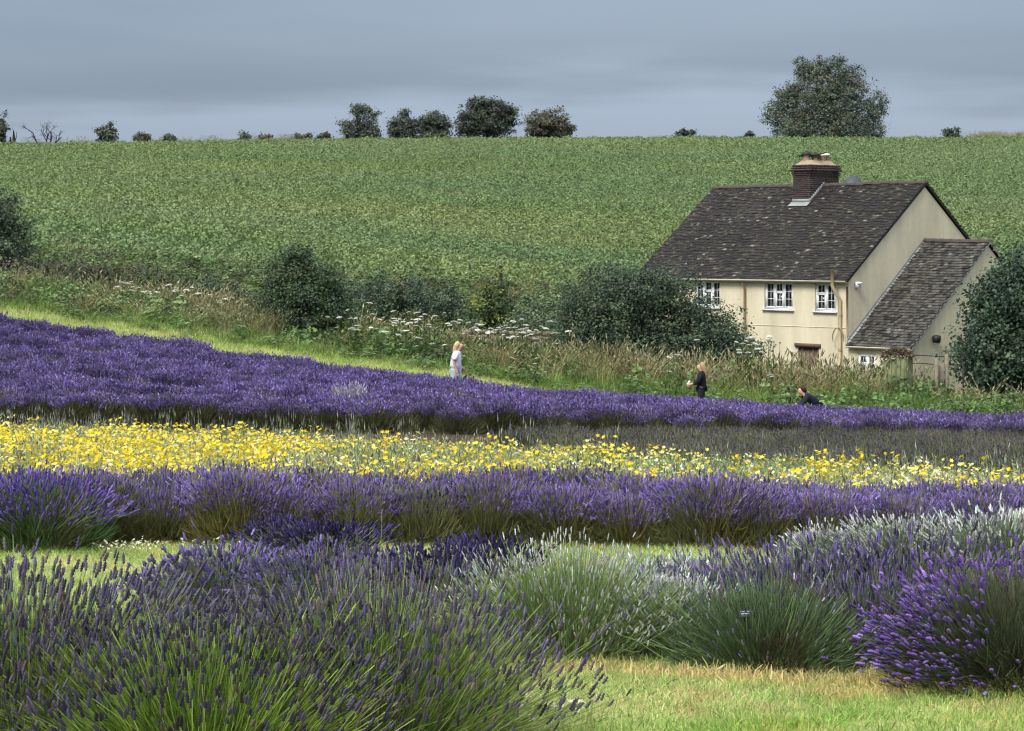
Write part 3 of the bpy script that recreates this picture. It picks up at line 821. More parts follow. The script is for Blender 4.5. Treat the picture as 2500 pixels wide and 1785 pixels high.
# three projecting courses and a set-back cap course
for kk, (zz, e, h) in enumerate(((CZ1 + 0.05, 0.09, 0.085), (CZ1 + 0.14, 0.06, 0.08), (CZ1 + 0.225, 0.03, 0.08))):
    b = Buf()
    x0, x1, y0, y1 = CHX0 - e, CHX1 + e, CHY0 - e, CHY1 + e
    for (a0_, a1_, yy, ax) in ((x0, x1, y0, 0), (x0, x1, y1, 0), (y0, y1, x0, 1), (y0, y1, x1, 1)):
        n = round((a1_ - a0_) / 0.23)
        for k in range(n):
            ca = a0_ + (k + 0.5) * (a1_ - a0_) / n; wd = (a1_ - a0_) / n - 0.012
            p = (ca, yy + (0.05 if yy == y0 else -0.05), zz) if ax == 0 else (yy + (0.05 if yy == x0 else -0.05), ca, zz)
            b.box(p, (wd, 0.1, h - 0.01) if ax == 0 else (0.1, wd, h - 0.01), brick_cols[rng.integers(0, 5)] * 0.8)
    b.box(((x0 + x1) / 2, (y0 + y1) / 2, zz), (x1 - x0 - 0.03, y1 - y0 - 0.03, h), s(90, 78, 70))
    obj('brick_corbel', b.mesh('corbel', M_BRICK), chim)
TZ = CZ1 + 0.265
b = Buf()
x0, x1, y0, y1 = CHX0 + 0.04, CHX1 - 0.04, CHY0 + 0.04, CHY1 - 0.04
V = [(x0, y0, TZ), (x1, y0, TZ), (x1, y1, TZ), (x0, y1, TZ), (x0 + 0.22, y0 + 0.25, TZ + 0.2), (x1 - 0.22, y0 + 0.25, TZ + 0.2), (x1 - 0.22, y1 - 0.25, TZ + 0.2), (x0 + 0.22, y1 - 0.25, TZ + 0.2)]
b.add(V, [(0, 1, 5), (0, 5, 4), (1, 2, 6), (1, 6, 5), (2, 3, 7), (2, 7, 6), (3, 0, 4), (3, 4, 7), (4, 5, 6), (4, 6, 7)])
obj('mortar_cap', b.mesh('mortar_cap', M_MORTAR), chim)
for k, (yy, r, h, mt) in enumerate(((y0 + 0.34, 0.15, 0.30, M_MORTAR), (y0 + 0.78, 0.16, 0.24, M_MORTAR), (y0 + 1.18, 0.15, 0.28, M_MORTAR), (y1 - 0.26, 0.14, 0.30, M_MORTAR))):
    b = Buf(); xm = (x0 + x1) / 2 + (-0.05, 0.05, 0.06, 0.02)[k]
    b.lathe([(r, 0), (r * 0.92, h * 0.8), (r * 1.05, h * 0.86), (r * 1.05, h), (r * 0.8, h), (r * 0.78, h - 0.1)], 12, (xm, yy, TZ + 0.12)); pot = obj('chimney_pot', b.mesh('pot', mt), chim)
    b = Buf()
    if k < 2:
        b.lathe([(0.0, 0.16), (r * 1.0, 0.13), (r * 1.45, 0.02), (r * 1.4, 0.0), (0.0, 0.02)], 10, (xm, yy, TZ + 0.10 + h)); 
        for q in range(3): b.tube([(xm + r * math.cos(q * 2.1), yy + r * math.sin(q * 2.1), TZ + h), (xm + r * math.cos(q * 2.1), yy + r * math.sin(q * 2.1), TZ + h + 0.13)], 0.02, 5)
        obj('cowl', b.mesh('cowl', M_DARK), chim)
    else:
        b.lathe([(r * 1.1, 0), (r * 1.12, 0.05), (0.0, 0.065)], 12, (xm, yy, TZ + 0.13 + h)); obj('pot_cap', b.mesh('pot_cap', M_UPVC), chim)
b = Buf()
b.tube([(x0 + 0.1, y0 + 0.15, TZ + 0.36), (x1 + 0.0, y0 + 0.5, TZ + 0.40), (x1 + 0.05, y0 + 0.95, TZ + 0.50)], 0.035, 6); obj('pot_bracket', b.mesh('bracket', M_DARK), chim)
# lead at the foot of the chimney
b = Buf()
t_ = RISE / (D_ / 2)
zf = EAVE + CHY0 * t_ + 0.12
b.box(((CHX0 + CHX1) / 2, CHY0 - 0.02, zf + 0.04), (CHX1 - CHX0 + 0.05, 0.03, 0.14))
b.poly([(CHX0 - 0.06, CHY0 - 0.01, zf), (CHX1 + 0.06, CHY0 - 0.01, zf), (CHX1 + 0.08, CHY0 - 0.26, zf - 0.17), (CHX0 - 0.08, CHY0 - 0.26, zf - 0.17)])
for xx in (CHX1 + 0.012, CHX0 - 0.012):
    n = 9
    for k in range(n):
        ya = CHY0 + (D_ / 2 - CHY0) * k / n; yb = CHY0 + (D_ / 2 - CHY0) * (k + 1) / n
        za = EAVE + ya * t_ + 0.06; zb_ = EAVE + yb * t_ + 0.06
        b.box((xx, (ya + yb) / 2, (za + zb_) / 2 + 0.06), (0.02, yb - ya, 0.14 + t_ * (yb - ya)))
obj('flashing', b.mesh('chimney_flashing', M_LEAD), chim)
# satellite dish behind the ridge
b = Buf()
prof = [(0.40 * math.sin(a), -0.10 * math.cos(a) + 0.1) for a in np.linspace(0, 1.25, 7)]
V, Fs = [], []
b.lathe([(max(r, 0.001), z * 0.9) for r, z in prof] + [(0.385, 0.085), (0.001, 0.02)], 20)
dish = obj('satellite_dish', b.mesh('dish', solid_mat('dish_grey', s(78, 84, 94), 0.5, 0.15, 3)), house, (-4.25, 5.45, EAVE + RISE + 0.07))
dish.rotation_euler = (math.radians(72), 0, math.radians(40))
b = Buf(); b.tube([(0, 0, 0.02), (0.0, -0.1, -0.15), (-0.6, -0.1, -0.3)], 0.02, 6); obj('mount_arm', b.mesh('mount_arm', M_DARK), dish)

# things in the cottage garden
def ground_at(px, Y): return (wx(px, Y), Y, gz(wx(px, Y), Y))
def fence_post(label, px, py_top, Y, w=0.1):
    x, y, z = ground_at(px, Y); h = wz(py_top, Y) - z
    t = thing('fence_post', label, 'post', (x, y, z - 0.2), 0.3)
    b = Buf(); b.box((0, 0, (h + 0.2) / 2), (w, w, h + 0.2)); obj('shaft', b.mesh('shaft', M_WOOD), t)
    b = Buf(); b.add([(-w / 2, -w / 2, h + 0.2), (w / 2, -w / 2, h + 0.2), (w / 2, w / 2, h + 0.2), (-w / 2, w / 2, h + 0.2), (0, 0, h + 0.25)], [(0, 1, 4), (1, 2, 4), (2, 3, 4), (3, 0, 4)]); obj('cap', b.mesh('cap', M_WOOD), t)
    return t
# wire and post fence before the wing
def rail_fence(name, label, px0, px1, ytop, Y, nposts, rails, thick, mat, pw=0.09, Y1=None):
    Y1 = Y1 or Y
    A = np.array(ground_at(px0, Y)); B = np.array(ground_at(px1, Y1))
    t = thing(name, label, 'fence', tuple(A))
    top = [wz(ytop[0], Y) - A[2], wz(ytop[1], Y1) - A[2]]
    for k in range(nposts):
        f = k / (nposts - 1); p = A + (B - A) * f; h = top[0] + (top[1] - top[0]) * f
        gl = gz(p[0], p[1]) - A[2] - 0.2
        b = Buf(); b.box((p[0] - A[0], p[1] - A[1], (h + 0.06 + gl) / 2), (pw, pw, h + 0.06 - gl)); obj('post', b.mesh('post', mat), t)
    for dr_ in rails:
        b = Buf(); n = 9
        pts = [((B - A)[0] * f, (B - A)[1] * f - pw * 0.6, top[0] + (top[1] - top[0]) * f - dr_ + 0.01 * math.sin(f * 9)) for f in np.linspace(0, 1, n)]
        for i in range(n - 1):
            m = (np.array(pts[i]) + np.array(pts[i + 1])) / 2; dv = np.array(pts[i + 1]) - np.array(pts[i])
            an = math.atan2(dv[1], dv[0]); R = np.array(Matrix.Rotation(an, 3, 'Z'))
            b.box(m, (np.linalg.norm(dv) + 0.004, thick[0], thick[1]), (0.5, 0.5, 0.5), R)
        obj('rail', b.mesh('rail', mat), t)
    return t
rail_fence('wire_fence', 'thin dark rail fence along the wing gable of the cottage', 2222, 2352, (866, 870), 76.5, 3, (0.02, 0.30), (0.02, 0.03), M_DARK, 0.06, 74.5)
fence_post('dark fence post nearer the old timber bin, before the wing', 2286, 876, 73.5)
fence_post('dark fence post standing just beside the big dark tree', 2311, 868, 73.8)
b_ = thing('gate_board', 'pale grey upright board between the two dark fence posts', 'board', ground_at(2298, 73.7))
b = Buf(); hh = wz(888, 73.7) - gz(wx(2298, 73.7), 73.7)
b.box((0, 0, hh / 2), (0.19, 0.03, hh)); obj('panel', b.mesh('panel', M_WOOD), b_)
rail_fence('rail_fence', 'weathered grey rail fence behind the white umbel flowers', 1135, 1352, (806, 812), 77.0, 4, (0.05, 0.24), (0.06, 0.15), M_WOOD, 0.12)
# old timber bin with growth on top
Yb = 72.6
bx_, by_, bz_ = ground_at(2192, Yb)
hb_ = wz(862, Yb) - bz_
tb = thing('timber_bin', 'old pale upright-board garden bin with brown growth on top', 'bin', (bx_, by_, bz_), -0.5)
rng = np.random.default_rng(4)
for side in range(4):
    for k in range(5):
        w_ = 0.15
        a = (k - 2) * w_
        px_, py_ = ((a, -0.38), (0.38, a), (a, 0.38), (-0.38, a))[side]
        h = hb_ - 0.1 - rng.uniform(0, 0.14)
        b = Buf(); b.box((px_, py_, h / 2), (w_ - 0.012, 0.035, h) if side % 2 == 0 else (0.035, w_ - 0.012, h)); obj('plank', b.mesh('bin_plank', M_OLDWOOD), tb)
b = Buf()
N_ = 700
P = rng.normal(0, 1, (N_, 3)); P /= np.linalg.norm(P, axis=1, keepdims=True); P[:, 2] = np.abs(P[:, 2])
Pp = P * np.array([0.5, 0.5, 0.28]) * rng.uniform(0.7, 1.05, (N_, 1)) + np.array([0, 0, hb_ - 0.14])
place(b, LEAF[0], LEAF[1], frames(P + rng.normal(0, 0.6, P.shape), rng), Pp, np.tile([0.06, 0.06, 0.11], (N_, 1)), pick(rng, [s(104, 82, 72), s(86, 76, 66), s(112, 110, 76)], N_))
obj('growth', b.mesh('growth', M_TREE), tb)

# ------------------------------------------------------------------ trees and bushes
def crown_mesh(name, lobes, n, leaf, cols, seed, clump=26, cr=0.22, fill=0.55, up=0.5, sprigs=10):
    """leaves in clumps through a crown made of ellipsoid lobes; also returns clump centres for the limbs"""
    rng = np.random.default_rng(seed)
    vol = np.array([l[3] * l[4] * l[5] for l in lobes]) ** 0.7; vol /= vol.sum()
    nc = max(6, n // clump)
    b = Buf(); cents = []
    which = rng.choice(len(lobes), nc, p=vol)
    for li, l in enumerate(lobes):
        m = int((which == li).sum())
        if not m: continue
        d = rng.normal(size=(m, 3)); d /= np.linalg.norm(d, axis=1, keepdims=True)
        q = np.power(rng.uniform(fill ** 3, 1, m), 1 / 3) * (1 + rng.normal(0, 0.09, m))
        cen = np.array(l[:3]) + d * q[:, None] * np.array(l[3:6])
        cen[:, 2] = np.maximum(cen[:, 2], 0.08)
        cents.append((cen, d, q))
    for _ in range(sprigs):
        l = lobes[rng.integers(0, len(lobes))]; d = rng.normal(size=3); d[2] = abs(d[2]) * 0.8 + rng.normal(0, 0.3); d /= np.linalg.norm(d)
        c = np.array(l[:3]) + d * np.array(l[3:6]) * np.linspace(1.0, rng.uniform(1.15, 1.45), 3)[:, None]
        c[:, 2] = np.maximum(c[:, 2], 0.08); cents.append((c, np.tile(d, (3, 1)), np.ones(3)))
    cen = np.concatenate([c[0] for c in cents]); dd = np.concatenate([c[1] for c in cents])
    k = len(cen)
    cc = pick(rng, cols, k, 0.22)
    rad = cr * rng.uniform(0.6, 1.5, k)
    idx = np.repeat(np.arange(k), clump); m = len(idx)
    off = rng.normal(size=(m, 3)) * np.array([1, 1, 0.7]); off *= rad[idx][:, None] * 0.62
    nrm = dd[idx] * 0.7 + rng.normal(0, 0.7, (m, 3)); nrm[:, 2] += up
    ax = rng.normal(size=(m, 3)); R = frames(np.cross(nrm, ax), rng)
    # leaf lies in the plane facing nrm
    z = np.cross(nrm, ax); z /= np.linalg.norm(z, axis=1, keepdims=True); y = nrm / np.linalg.norm(nrm, axis=1, keepdims=True); x = np.cross(y, z)
    R = np.stack([x, y, z], 2)
    sz = leaf * rng.uniform(0.45, 1.5, m)
    place(b, LEAF[0], LEAF[1], R, cen[idx] + off, np.stack([sz * 0.75, sz * 0.75, sz], 1), np.clip(cc[idx] * rng.uniform(0.8, 1.2, (m, 1)), 0, 1))
    return b.mesh(name, M_TREE), cen
def trunk_mesh(name, cen, H, r0, seed, stems=1, limbs=40, mat=None, base=0.25):
    rng = np.random.default_rng(seed + 77)
    b = Buf()
    tops = []
    for k in range(stems):
        a = 2 * PI * k / max(stems, 1) + rng.random(); sp_ = 0.0 if stems == 1 else 0.12 * H
        pts = [np.array([0.3 * r0 * k, 0, -0.15]), np.array([sp_ * 0.3 * math.cos(a), sp_ * 0.3 * math.sin(a), H * 0.22]), np.array([sp_ * math.cos(a), sp_ * math.sin(a), H * 0.5]), np.array([sp_ * 1.5 * math.cos(a), sp_ * 1.5 * math.sin(a), H * 0.8])]
        rr = r0 / math.sqrt(stems)
        b.tube(pts, [rr * 1.2, rr * 0.85, rr * 0.55, rr * 0.15], 7); tops.append(pts)
    if len(cen):
        for c in cen[rng.choice(len(cen), min(limbs, len(cen)), replace=False)]:
            st = tops[rng.integers(0, stems)]
            f = np.clip(c[2] / H * rng.uniform(0.35, 0.75), 0.05, 0.9); zz = f * H
            p0 = np.array([np.interp(zz, [q[2] for q in st], [q[i] for q in st]) for i in range(3)])
            mid = (p0 + c) / 2 + np.array([0, 0, -0.05 * H]) * rng.uniform(-0.5, 1)
            b.tube([p0, mid, c], [r0 * 0.3, r0 * 0.18, r0 * 0.05], 4, cap=False)
    return b.mesh(name, mat or M_BARK)
def tree(name, label, cat, px, Y, base_z, lobes, n, leaf, cols, seed, r0=0.12, stems=1, limbs=40, group=None, **kw):
    """lobes in metres relative to the base: x, y, z, rx, ry, rz"""
    x = wx(px, Y)
    z = gz(x, Y) if base_z is None else base_z
    t = thing(name, label, cat, (x, Y, z), 0, group)
    H = max(l[2] + l[5] for l in lobes)
    cm, cen = crown_mesh(name + '_crown', lobes, n, leaf, cols, seed, **kw)
    obj('crown', cm, t)
    obj('trunk', trunk_mesh(name + '_trunk', cen, H, r0, seed, stems, limbs), t)
    return t
DK = [s(78, 96, 74), s(68, 86, 70), s(92, 108, 80), s(60, 76, 66)]
DKB = [s(84, 90, 66), s(94, 92, 70), s(74, 84, 62)]
MID = [s(80, 100, 58), s(70, 92, 54), s(96, 112, 66), s(60, 80, 50)]
YG = [s(120, 128, 62), s(106, 120, 60), s(134, 136, 72)]

# hedgerow bushes of the valley
Y = 84.0
tree('dark_bush', 'dark shaded bush cut by the edge of the picture', 'bush', -50, Y, None,
     [(0, 0, 1.9, 1.9, 1.5, 1.9), (0.9, 0.2, 1.5, 1.15, 1.2, 1.5), (-1.2, 0, 1.5, 1.4, 1.2, 1.5), (0.5, 0, 2.8, 1.2, 1.1, 1.1)], 16000, 0.10, DK, 21, 0.14, 3)
Y = 73.6
tree('round_bush', 'rounded dark green bush at the path edge left of the umbel flowers', 'bush', 738, Y, None,
     [(0, 0, 1.3, 1.45, 1.25, 1.25), (-0.35, 0.1, 2.2, 0.95, 0.85, 0.8), (0.6, 0, 1.95, 0.85, 0.8, 0.75), (-0.85, 0, 0.9, 0.75, 0.7, 0.8), (0.95, 0, 0.9, 0.7, 0.7, 0.7), (-0.2, 0, 2.75, 0.45, 0.5, 0.45)], 36000, 0.075, DK + MID[:2], 22, 0.09, 4, 70, cr=0.22, sprigs=60)
Y = 76.0
zg = gz(wx(1540, Y), Y)
tree('spreading_bush', 'broad dark bush hiding the left end of the cottage wall', 'bush', 1545, Y, None,
     [(-0.5, 0.4, 2.6, 2.0, 1.6, 1.7), (1.0, 0.3, 2.4, 1.9, 1.5, 1.6), (-1.5, 0.2, 1.7, 1.1, 1.2, 1.4), (2.4, 0.2, 1.6, 1.3, 1.2, 1.3), (3.4, 0.1, 1.2, 1.0, 1.0, 0.95), (0.2, -0.3, 3.3, 1.4, 1.1, 0.9), (0.5, -0.5, 1.2, 2.6, 1.3, 1.1)], 84000, 0.082, DK + [s(84, 100, 72)], 23, 0.12, 5, 90, cr=0.26, sprigs=60)
Y = 75.5
tree('laurel_tree', 'large dense dark tree beside the cottage wing at the picture edge', 'tree', 2480, Y, None,
     [(0.2, 0, 3.2, 1.9, 1.6, 2.3), (-0.7, -0.2, 2.3, 1.5, 1.3, 1.7), (0.9, 0, 4.8, 1.5, 1.3, 1.3), (0, 0, 1.5, 2.2, 1.6, 1.3), (1.4, 0.2, 2.6, 1.9, 1.5, 2.4), (-0.2, 0, 4.0, 1.2, 1.1, 1.2)], 46000, 0.115, [s(68, 88, 70), s(58, 78, 64), s(82, 100, 76)], 24, 0.16, 2, 60, cr=0.3, clump=22, sprigs=50)
# smaller growth along the hedge line
hedge = [(1196, 84.2, 3.0, 0.9, 'yellow-green leafy sapling growing round the wooden pole', YG[:1] + MID + DK[:1], 5200, 0.10),
         (1155, 84, 1.5, 0.75, 'small black-green shrub at the foot of the wooden pole', DK, 2600, 0.09),
         (1290, 83, 2.0, 1.5, 'grey-green willow-like shrub right of the wooden pole', [s(96, 112, 82), s(84, 100, 76), s(108, 122, 90)], 6000, 0.085),
         (1000, 92, 2.2, 1.3, 'dark hedge bush behind the umbels, between round bush and pole', DK, 4200, 0.10),
         (920, 93, 2.1, 1.4, 'dark hedge bush just right of the round bush', DK + MID[:1], 4200, 0.10),
         (1085, 92, 2.0, 1.2, 'dark hedge bush just left of the wooden pole', DK, 4000, 0.10),
         (1335, 90, 2.3, 1.4, 'dark hedge bush behind the grey-green shrub', DK, 4000, 0.10),
         (500, 82, 1.5, 1.7, 'olive hedge bush left of the round bush', DK + DKB, 4400, 0.09),
         (375, 81, 1.6, 1.5, 'low olive hedge bush behind the left umbel flowers', DKB + MID[:1], 4000, 0.09),
         (215, 79, 1.5, 1.4, 'low brown-green bramble bush above the grass path', DKB, 4000, 0.09),
         (95, 78, 1.5, 1.5, 'low bramble bush under the dark bush at the edge', DKB + DK[:1], 4000, 0.09),
         (820, 80, 1.2, 1.2, 'low green bush tucked against the round bush', MID, 3200, 0.09),
         (1010, 83, 1.3, 1.9, 'olive rounded bush behind the thickest white umbels', [s(104, 106, 64), s(92, 98, 60), s(84, 92, 58)], 5200, 0.08)]
for i, (px, Y, h, r, lab, cols, n, lf) in enumerate(hedge):
    tree('hedge_bush', lab, 'bush', px, Y, None, [(0, 0, h * 0.52, r, r * 0.8, h * 0.5), (r * 0.4, 0, h * 0.42, r * 0.7, r * 0.6, h * 0.42), (-r * 0.45, 0, h * 0.4, r * 0.65, r * 0.6, h * 0.42), (0.1 * r, 0, h * 0.78, r * 0.5, r * 0.5, h * 0.28)], n, lf, cols, 40 + i, 0.05, 3, 30)
tree('leafy_shrub', 'low bright green leafy shrub at the corner of the lavender field', 'shrub', 2390, 67.3, None,
     [(0, 0, 0.4, 1.2, 0.7, 0.5), (-0.7, 0, 0.3, 0.6, 0.5, 0.4), (0.9, 0, 0.4, 0.8, 0.6, 0.45)], 4200, 0.09, [s(120, 146, 74), s(98, 124, 66), s(82, 104, 62)], 61, 0.03, 4, 30)

# wooden pole
Y = 85.0
x, y, z = ground_at(1222, Y)
t = thing('wooden_pole', 'weathered wooden pole standing in the hedge', 'pole', (x, y, z - 0.3))
h = wz(648, Y) - z + 0.3
b = Buf(); b.tube([(0, 0, 0), (0.01, 0, h * 0.5), (0.0, 0, h)], [0.08, 0.075, 0.065], 9); obj('shaft', b.mesh('shaft', M_WOOD), t)
b = Buf(); b.tube([(0, 0, h), (0, 0, h + 0.09)], [0.07, 0.02], 9); obj('cap', b.mesh('cap', M_WOOD), t)

# trees along the skyline
def sky_tree(name, label, px, w_px, ytop, cols, seed, n, leaf, lobes=None, Y=249.0, stems=2, airy=0.3, r0=0.16, cr=0.34, cat='tree', sprigs=14):
    x = wx(px, Y); zg = gz(x, Y); sc = F_PX / Y
    W_ = w_px / sc; H = wz(ytop, Y) - zg
    if lobes is None:
        rr = np.random.default_rng(seed)
        lobes = [(0, 0, 0.48, 0.42, 0.4, 0.44)]
        for k in range(6):
            a = rr.uniform(0, 2 * PI); lobes.append((0.27 * math.cos(a), 0.25 * math.sin(a), rr.uniform(0.25, 0.78), rr.uniform(0.16, 0.26), 0.22, rr.uniform(0.14, 0.24)))
    Lb = [(l[0] * W_, l[1] * W_, l[2] * H, l[3] * W_, l[4] * W_, l[5] * H) for l in lobes]
    return tree(name, label, cat, px, Y, zg, Lb, n, leaf, cols, seed, r0, stems, 60, 'trees along the skyline', fill=airy, cr=cr, sprigs=sprigs)
SKD = [s(92, 102, 88), s(80, 90, 80), s(104, 110, 94), s(72, 82, 74)]  # distance haze painted into the skyline leaf colours: paler and greyer
SKB = [s(106, 102, 84), s(94, 94, 78), s(84, 86, 74)]
big = [(0, 0, 0.50, 0.33, 0.3, 0.36), (-0.22, 0, 0.36, 0.20, 0.2, 0.30), (0.20, 0, 0.40, 0.2, 0.2, 0.34), (0.02, 0, 0.84, 0.19, 0.18, 0.14), (-0.14, 0, 0.80, 0.10, 0.1, 0.13), (0.2, 0, 0.72, 0.13, 0.12, 0.16),
       (0.41, 0, 0.40, 0.10, 0.1, 0.17), (-0.41, 0, 0.32, 0.10, 0.1, 0.18), (0.40, 0, 0.16, 0.08, 0.1, 0.13), (-0.3, 0, 0.58, 0.11, 0.12, 0.12), (0, -0.1, 0.18, 0.40, 0.25, 0.20), (-0.25, -0.1, 0.12, 0.17, 0.2, 0.14), (0.22, -0.1, 0.12, 0.18, 0.2, 0.14), (0.1, 0, 0.94, 0.05, 0.05, 0.07), (-0.2, 0, 0.92, 0.04, 0.05, 0.07)]
sky_tree('oak_tree', 'very large lone tree on the skyline above the cottage', 2014, 300, 142, [s(96, 110, 92), s(84, 100, 82), s(106, 114, 94), s(104, 104, 92)], 101, 52000, 0.19, big, stems=3, airy=0.2, r0=0.3, cr=0.42, sprigs=60)
sky_tree('hawthorn_tree', 'open airy tree leftmost of the five skyline trees', 880, 112, 256, SKD, 102, 7500, 0.18, [(0.1, 0, 0.62, 0.26, 0.3, 0.34), (-0.2, 0, 0.38, 0.26, 0.3, 0.24), (0.2, 0, 0.3, 0.24, 0.3, 0.22), (0.02, 0, 0.86, 0.18, 0.2, 0.13), (-0.36, 0, 0.5, 0.12, 0.1, 0.12), (0, 0, 0.2, 0.4, 0.3, 0.18)], stems=4, airy=0.45)
sky_tree('hawthorn_tree', 'spiky narrow tree second from the left of the five skyline trees', 985, 84, 268, SKD, 103, 7000, 0.18, [(0, 0, 0.5, 0.24, 0.25, 0.42), (-0.28, 0, 0.45, 0.16, 0.2, 0.2), (0.28, 0, 0.5, 0.16, 0.2, 0.22), (0.02, 0, 0.9, 0.08, 0.1, 0.12), (0, 0, 0.22, 0.46, 0.3, 0.22)], stems=3)
sky_tree('hawthorn_tree', 'dark rounded tree in the middle of the five skyline trees', 1064, 92, 270, SKD, 104, 9500, 0.19)
sky_tree('hawthorn_tree', 'largest and darkest of the five skyline trees', 1190, 152, 240, [c * 0.85 for c in SKD], 105, 19000, 0.20, [(0.12, 0, 0.5, 0.36, 0.3, 0.42), (-0.2, 0, 0.5, 0.26, 0.25, 0.36), (-0.16, 0, 0.86, 0.12, 0.12, 0.15), (0.05, 0, 0.8, 0.24, 0.2, 0.16), (0.32, 0, 0.62, 0.16, 0.15, 0.2), (-0.36, 0, 0.25, 0.14, 0.12, 0.2)], stems=3)
sky_tree('hawthorn_tree', 'brownish layered tree rightmost of the five skyline trees', 1335, 130, 258, SKB, 106, 13000, 0.20)
small = [('low pale bush between the spiky and the round skyline trees', 1062, 84, 322, [s(98, 108, 84)], 500, 247.0),
         ('tree cut by the picture edge on the skyline', 0, 34, 268, SKD, 900, 249.0),
         ('upright bush on the skyline right of the bare tree', 264, 60, 300, SKD, 1000, 249.0),
         ('squat rounded bush on the skyline, second right of the bare tree', 348, 40, 323, SKB, 600, 249.0),
         ('tiny bush on the skyline, third right of the bare tree', 416, 36, 330, SKD, 360, 249.0),
         ('little leaning bush on the skyline before the brown shrub', 594, 36, 322, SKD, 360, 249.0),
         ('tiny low shrub on the skyline left of the brown shrub', 645, 34, 334, SKB, 260, 249.0),
         ('low brownish shrub on the skyline left of the five trees', 737, 52, 322, SKB, 520, 249.0),
         ('tiny sprout on the skyline just left of the airy tree', 790, 22, 327, SKB, 160, 249.0),
         ('small bush alone on the skyline between the trees and the oak', 1673, 38, 314, SKD, 420, 249.0),
         ('tiny pointed shrub on the skyline left of the large lone tree', 1828, 12, 316, SKD, 160, 249.0),
         ('small dense bush on the skyline right of the large lone tree', 2320, 46, 314, SKD, 620, 249.0)]
for i, (lab, px, w_, yt, cols, n, Y) in enumerate(small):
    sky_tree('skyline_bush', lab, px, w_, yt, cols, 120 + i, int(n * 1.6), 0.21, None, Y, 2, 0.2, 0.06, 0.26, 'bush')

def bare_tree(label, px, ytop, Y, seed, spread):
    rng = np.random.default_rng(seed)
    x = wx(px, Y); zg = gz(x, Y); H = wz(ytop, Y) - zg
    t = thing('bare_tree', label, 'tree', (x, Y, zg - 0.1))
    tb_, bb_ = Buf(), Buf()
    def grow(p, d, ln, r, depth, buf):
        n = 4; pts = [p]; q = p.copy(); dd = d.copy()
        for i in range(n):
            dd = dd + rng.normal(0, 0.16, 3) + np.array([0, 0, 0.03]); dd /= np.linalg.norm(dd); q = q + dd * ln / n; pts.append(q.copy())
        buf.tube(pts, np.linspace(r, r * 0.5, n + 1), 5 if depth < 2 else 3, cap=False)
        if depth < 4:
            for k in range(rng.integers(2, 4)):
                f = rng.uniform(0.45, 1.0); st = pts[min(n, int(f * n) + (1 if f > 0.9 else 0))]
                e = dd + rng.normal(0, 0.55, 3) * np.array([1.2, 0.8, 0.7]); e /= np.linalg.norm(e)
                grow(st, e, ln * rng.uniform(0.5, 0.75), r * 0.5, depth + 1, bb_)
    for (dx, lean) in ((-0.9 * spread, -0.55), (0.1, -0.15), (0.35, 0.25), (0.55, 0.75)):
        grow(np.array([dx * 0.7, 0, 0]), np.array([lean, rng.normal(0, 0.2), 1.0]) / math.hypot(lean, 1), H * 0.62, 0.11, 0, tb_)
    obj('trunk', tb_.mesh('bare_trunk', M_BARK), t); obj('branches', bb_.mesh('bare_branches', M_BARK), t)
bare_tree('leafless bare tree with spreading grey branches on the skyline', 116, 290, 249.0, 7, 1.1)
for (px, yt, lab, sd) in ((33, 316, 'dead pointed stump on the skyline at the far left', 3), (25, 332, 'short dead stub beside the pointed stump on the skyline', 4)):
    Y = 249.0; x = wx(px, Y); zg = gz(x, Y); H = wz(yt, Y) - zg
    t = thing('tree_stump', lab, 'stump', (x, Y, zg - 0.1))
    b = Buf(); b.tube([(0, 0, 0), (0.05, 0, H * 0.5), (0.02, 0, H)], [0.22, 0.2, 0.05], 7); obj('trunk', b.mesh('stump', M_BARK), t)
    b = Buf(); b.tube([(0, 0, H * 0.3), (0.3, 0, H * 0.6), (0.34, 0, H * 0.9)], [0.08, 0.05, 0.02], 5); obj('branch', b.mesh('stump_branch', M_BARK), t)

# ------------------------------------------------------------------ crop on the hill
def leafy_proto(name, seed, n, rad, h, lf, cols, mat, up=0.6, stalks=0, stalk_cols=None):
    rng = np.random.default_rng(seed)
    b = Buf()
    an = rng.uniform(0, 2 * PI, n); r = rad * np.sqrt(rng.random(n)); z = h * rng.uniform(0.35, 1.0, n) * (1 - 0.4 * (r / rad) ** 2)
    T = np.stack([r * np.cos(an), r * np.sin(an), z], 1)
    nrm = np.stack([np.cos(an) * 0.6, np.sin(an) * 0.6, np.full(n, up)], 1) + rng.normal(0, 0.4, (n, 3))
    zz = np.cross(nrm, rng.normal(size=(n, 3))); zz /= np.linalg.norm(zz, axis=1, keepdims=True)
    yy = nrm / np.linalg.norm(nrm, axis=1, keepdims=True); xx = np.cross(yy, zz)
    sz = lf * rng.uniform(0.7, 1.3, n)
    place(b, LEAF[0], LEAF[1], np.stack([xx, yy, zz], 2), T - zz * sz[:, None] * 0.5, np.stack([sz * 0.85] * 2 + [sz], 1), pick(rng, cols, n, 0.11))
    if stalks:
        a = rng.uniform(0, 2 * PI, stalks); rr = rad * 0.6 * rng.random(stalks)
        p0 = np.stack([rr * np.cos(a) * 0.5, rr * np.sin(a) * 0.5, np.zeros(stalks)], 1); p1 = np.stack([rr * np.cos(a), rr * np.sin(a), np.full(stalks, h * 0.9)], 1)
        ribbons(b, np.stack([p0, (p0 + p1) / 2, p1], 1), np.full(stalks, 0.012), rng, pick(rng, stalk_cols or cols, stalks))
    return b.mesh(name, mat)
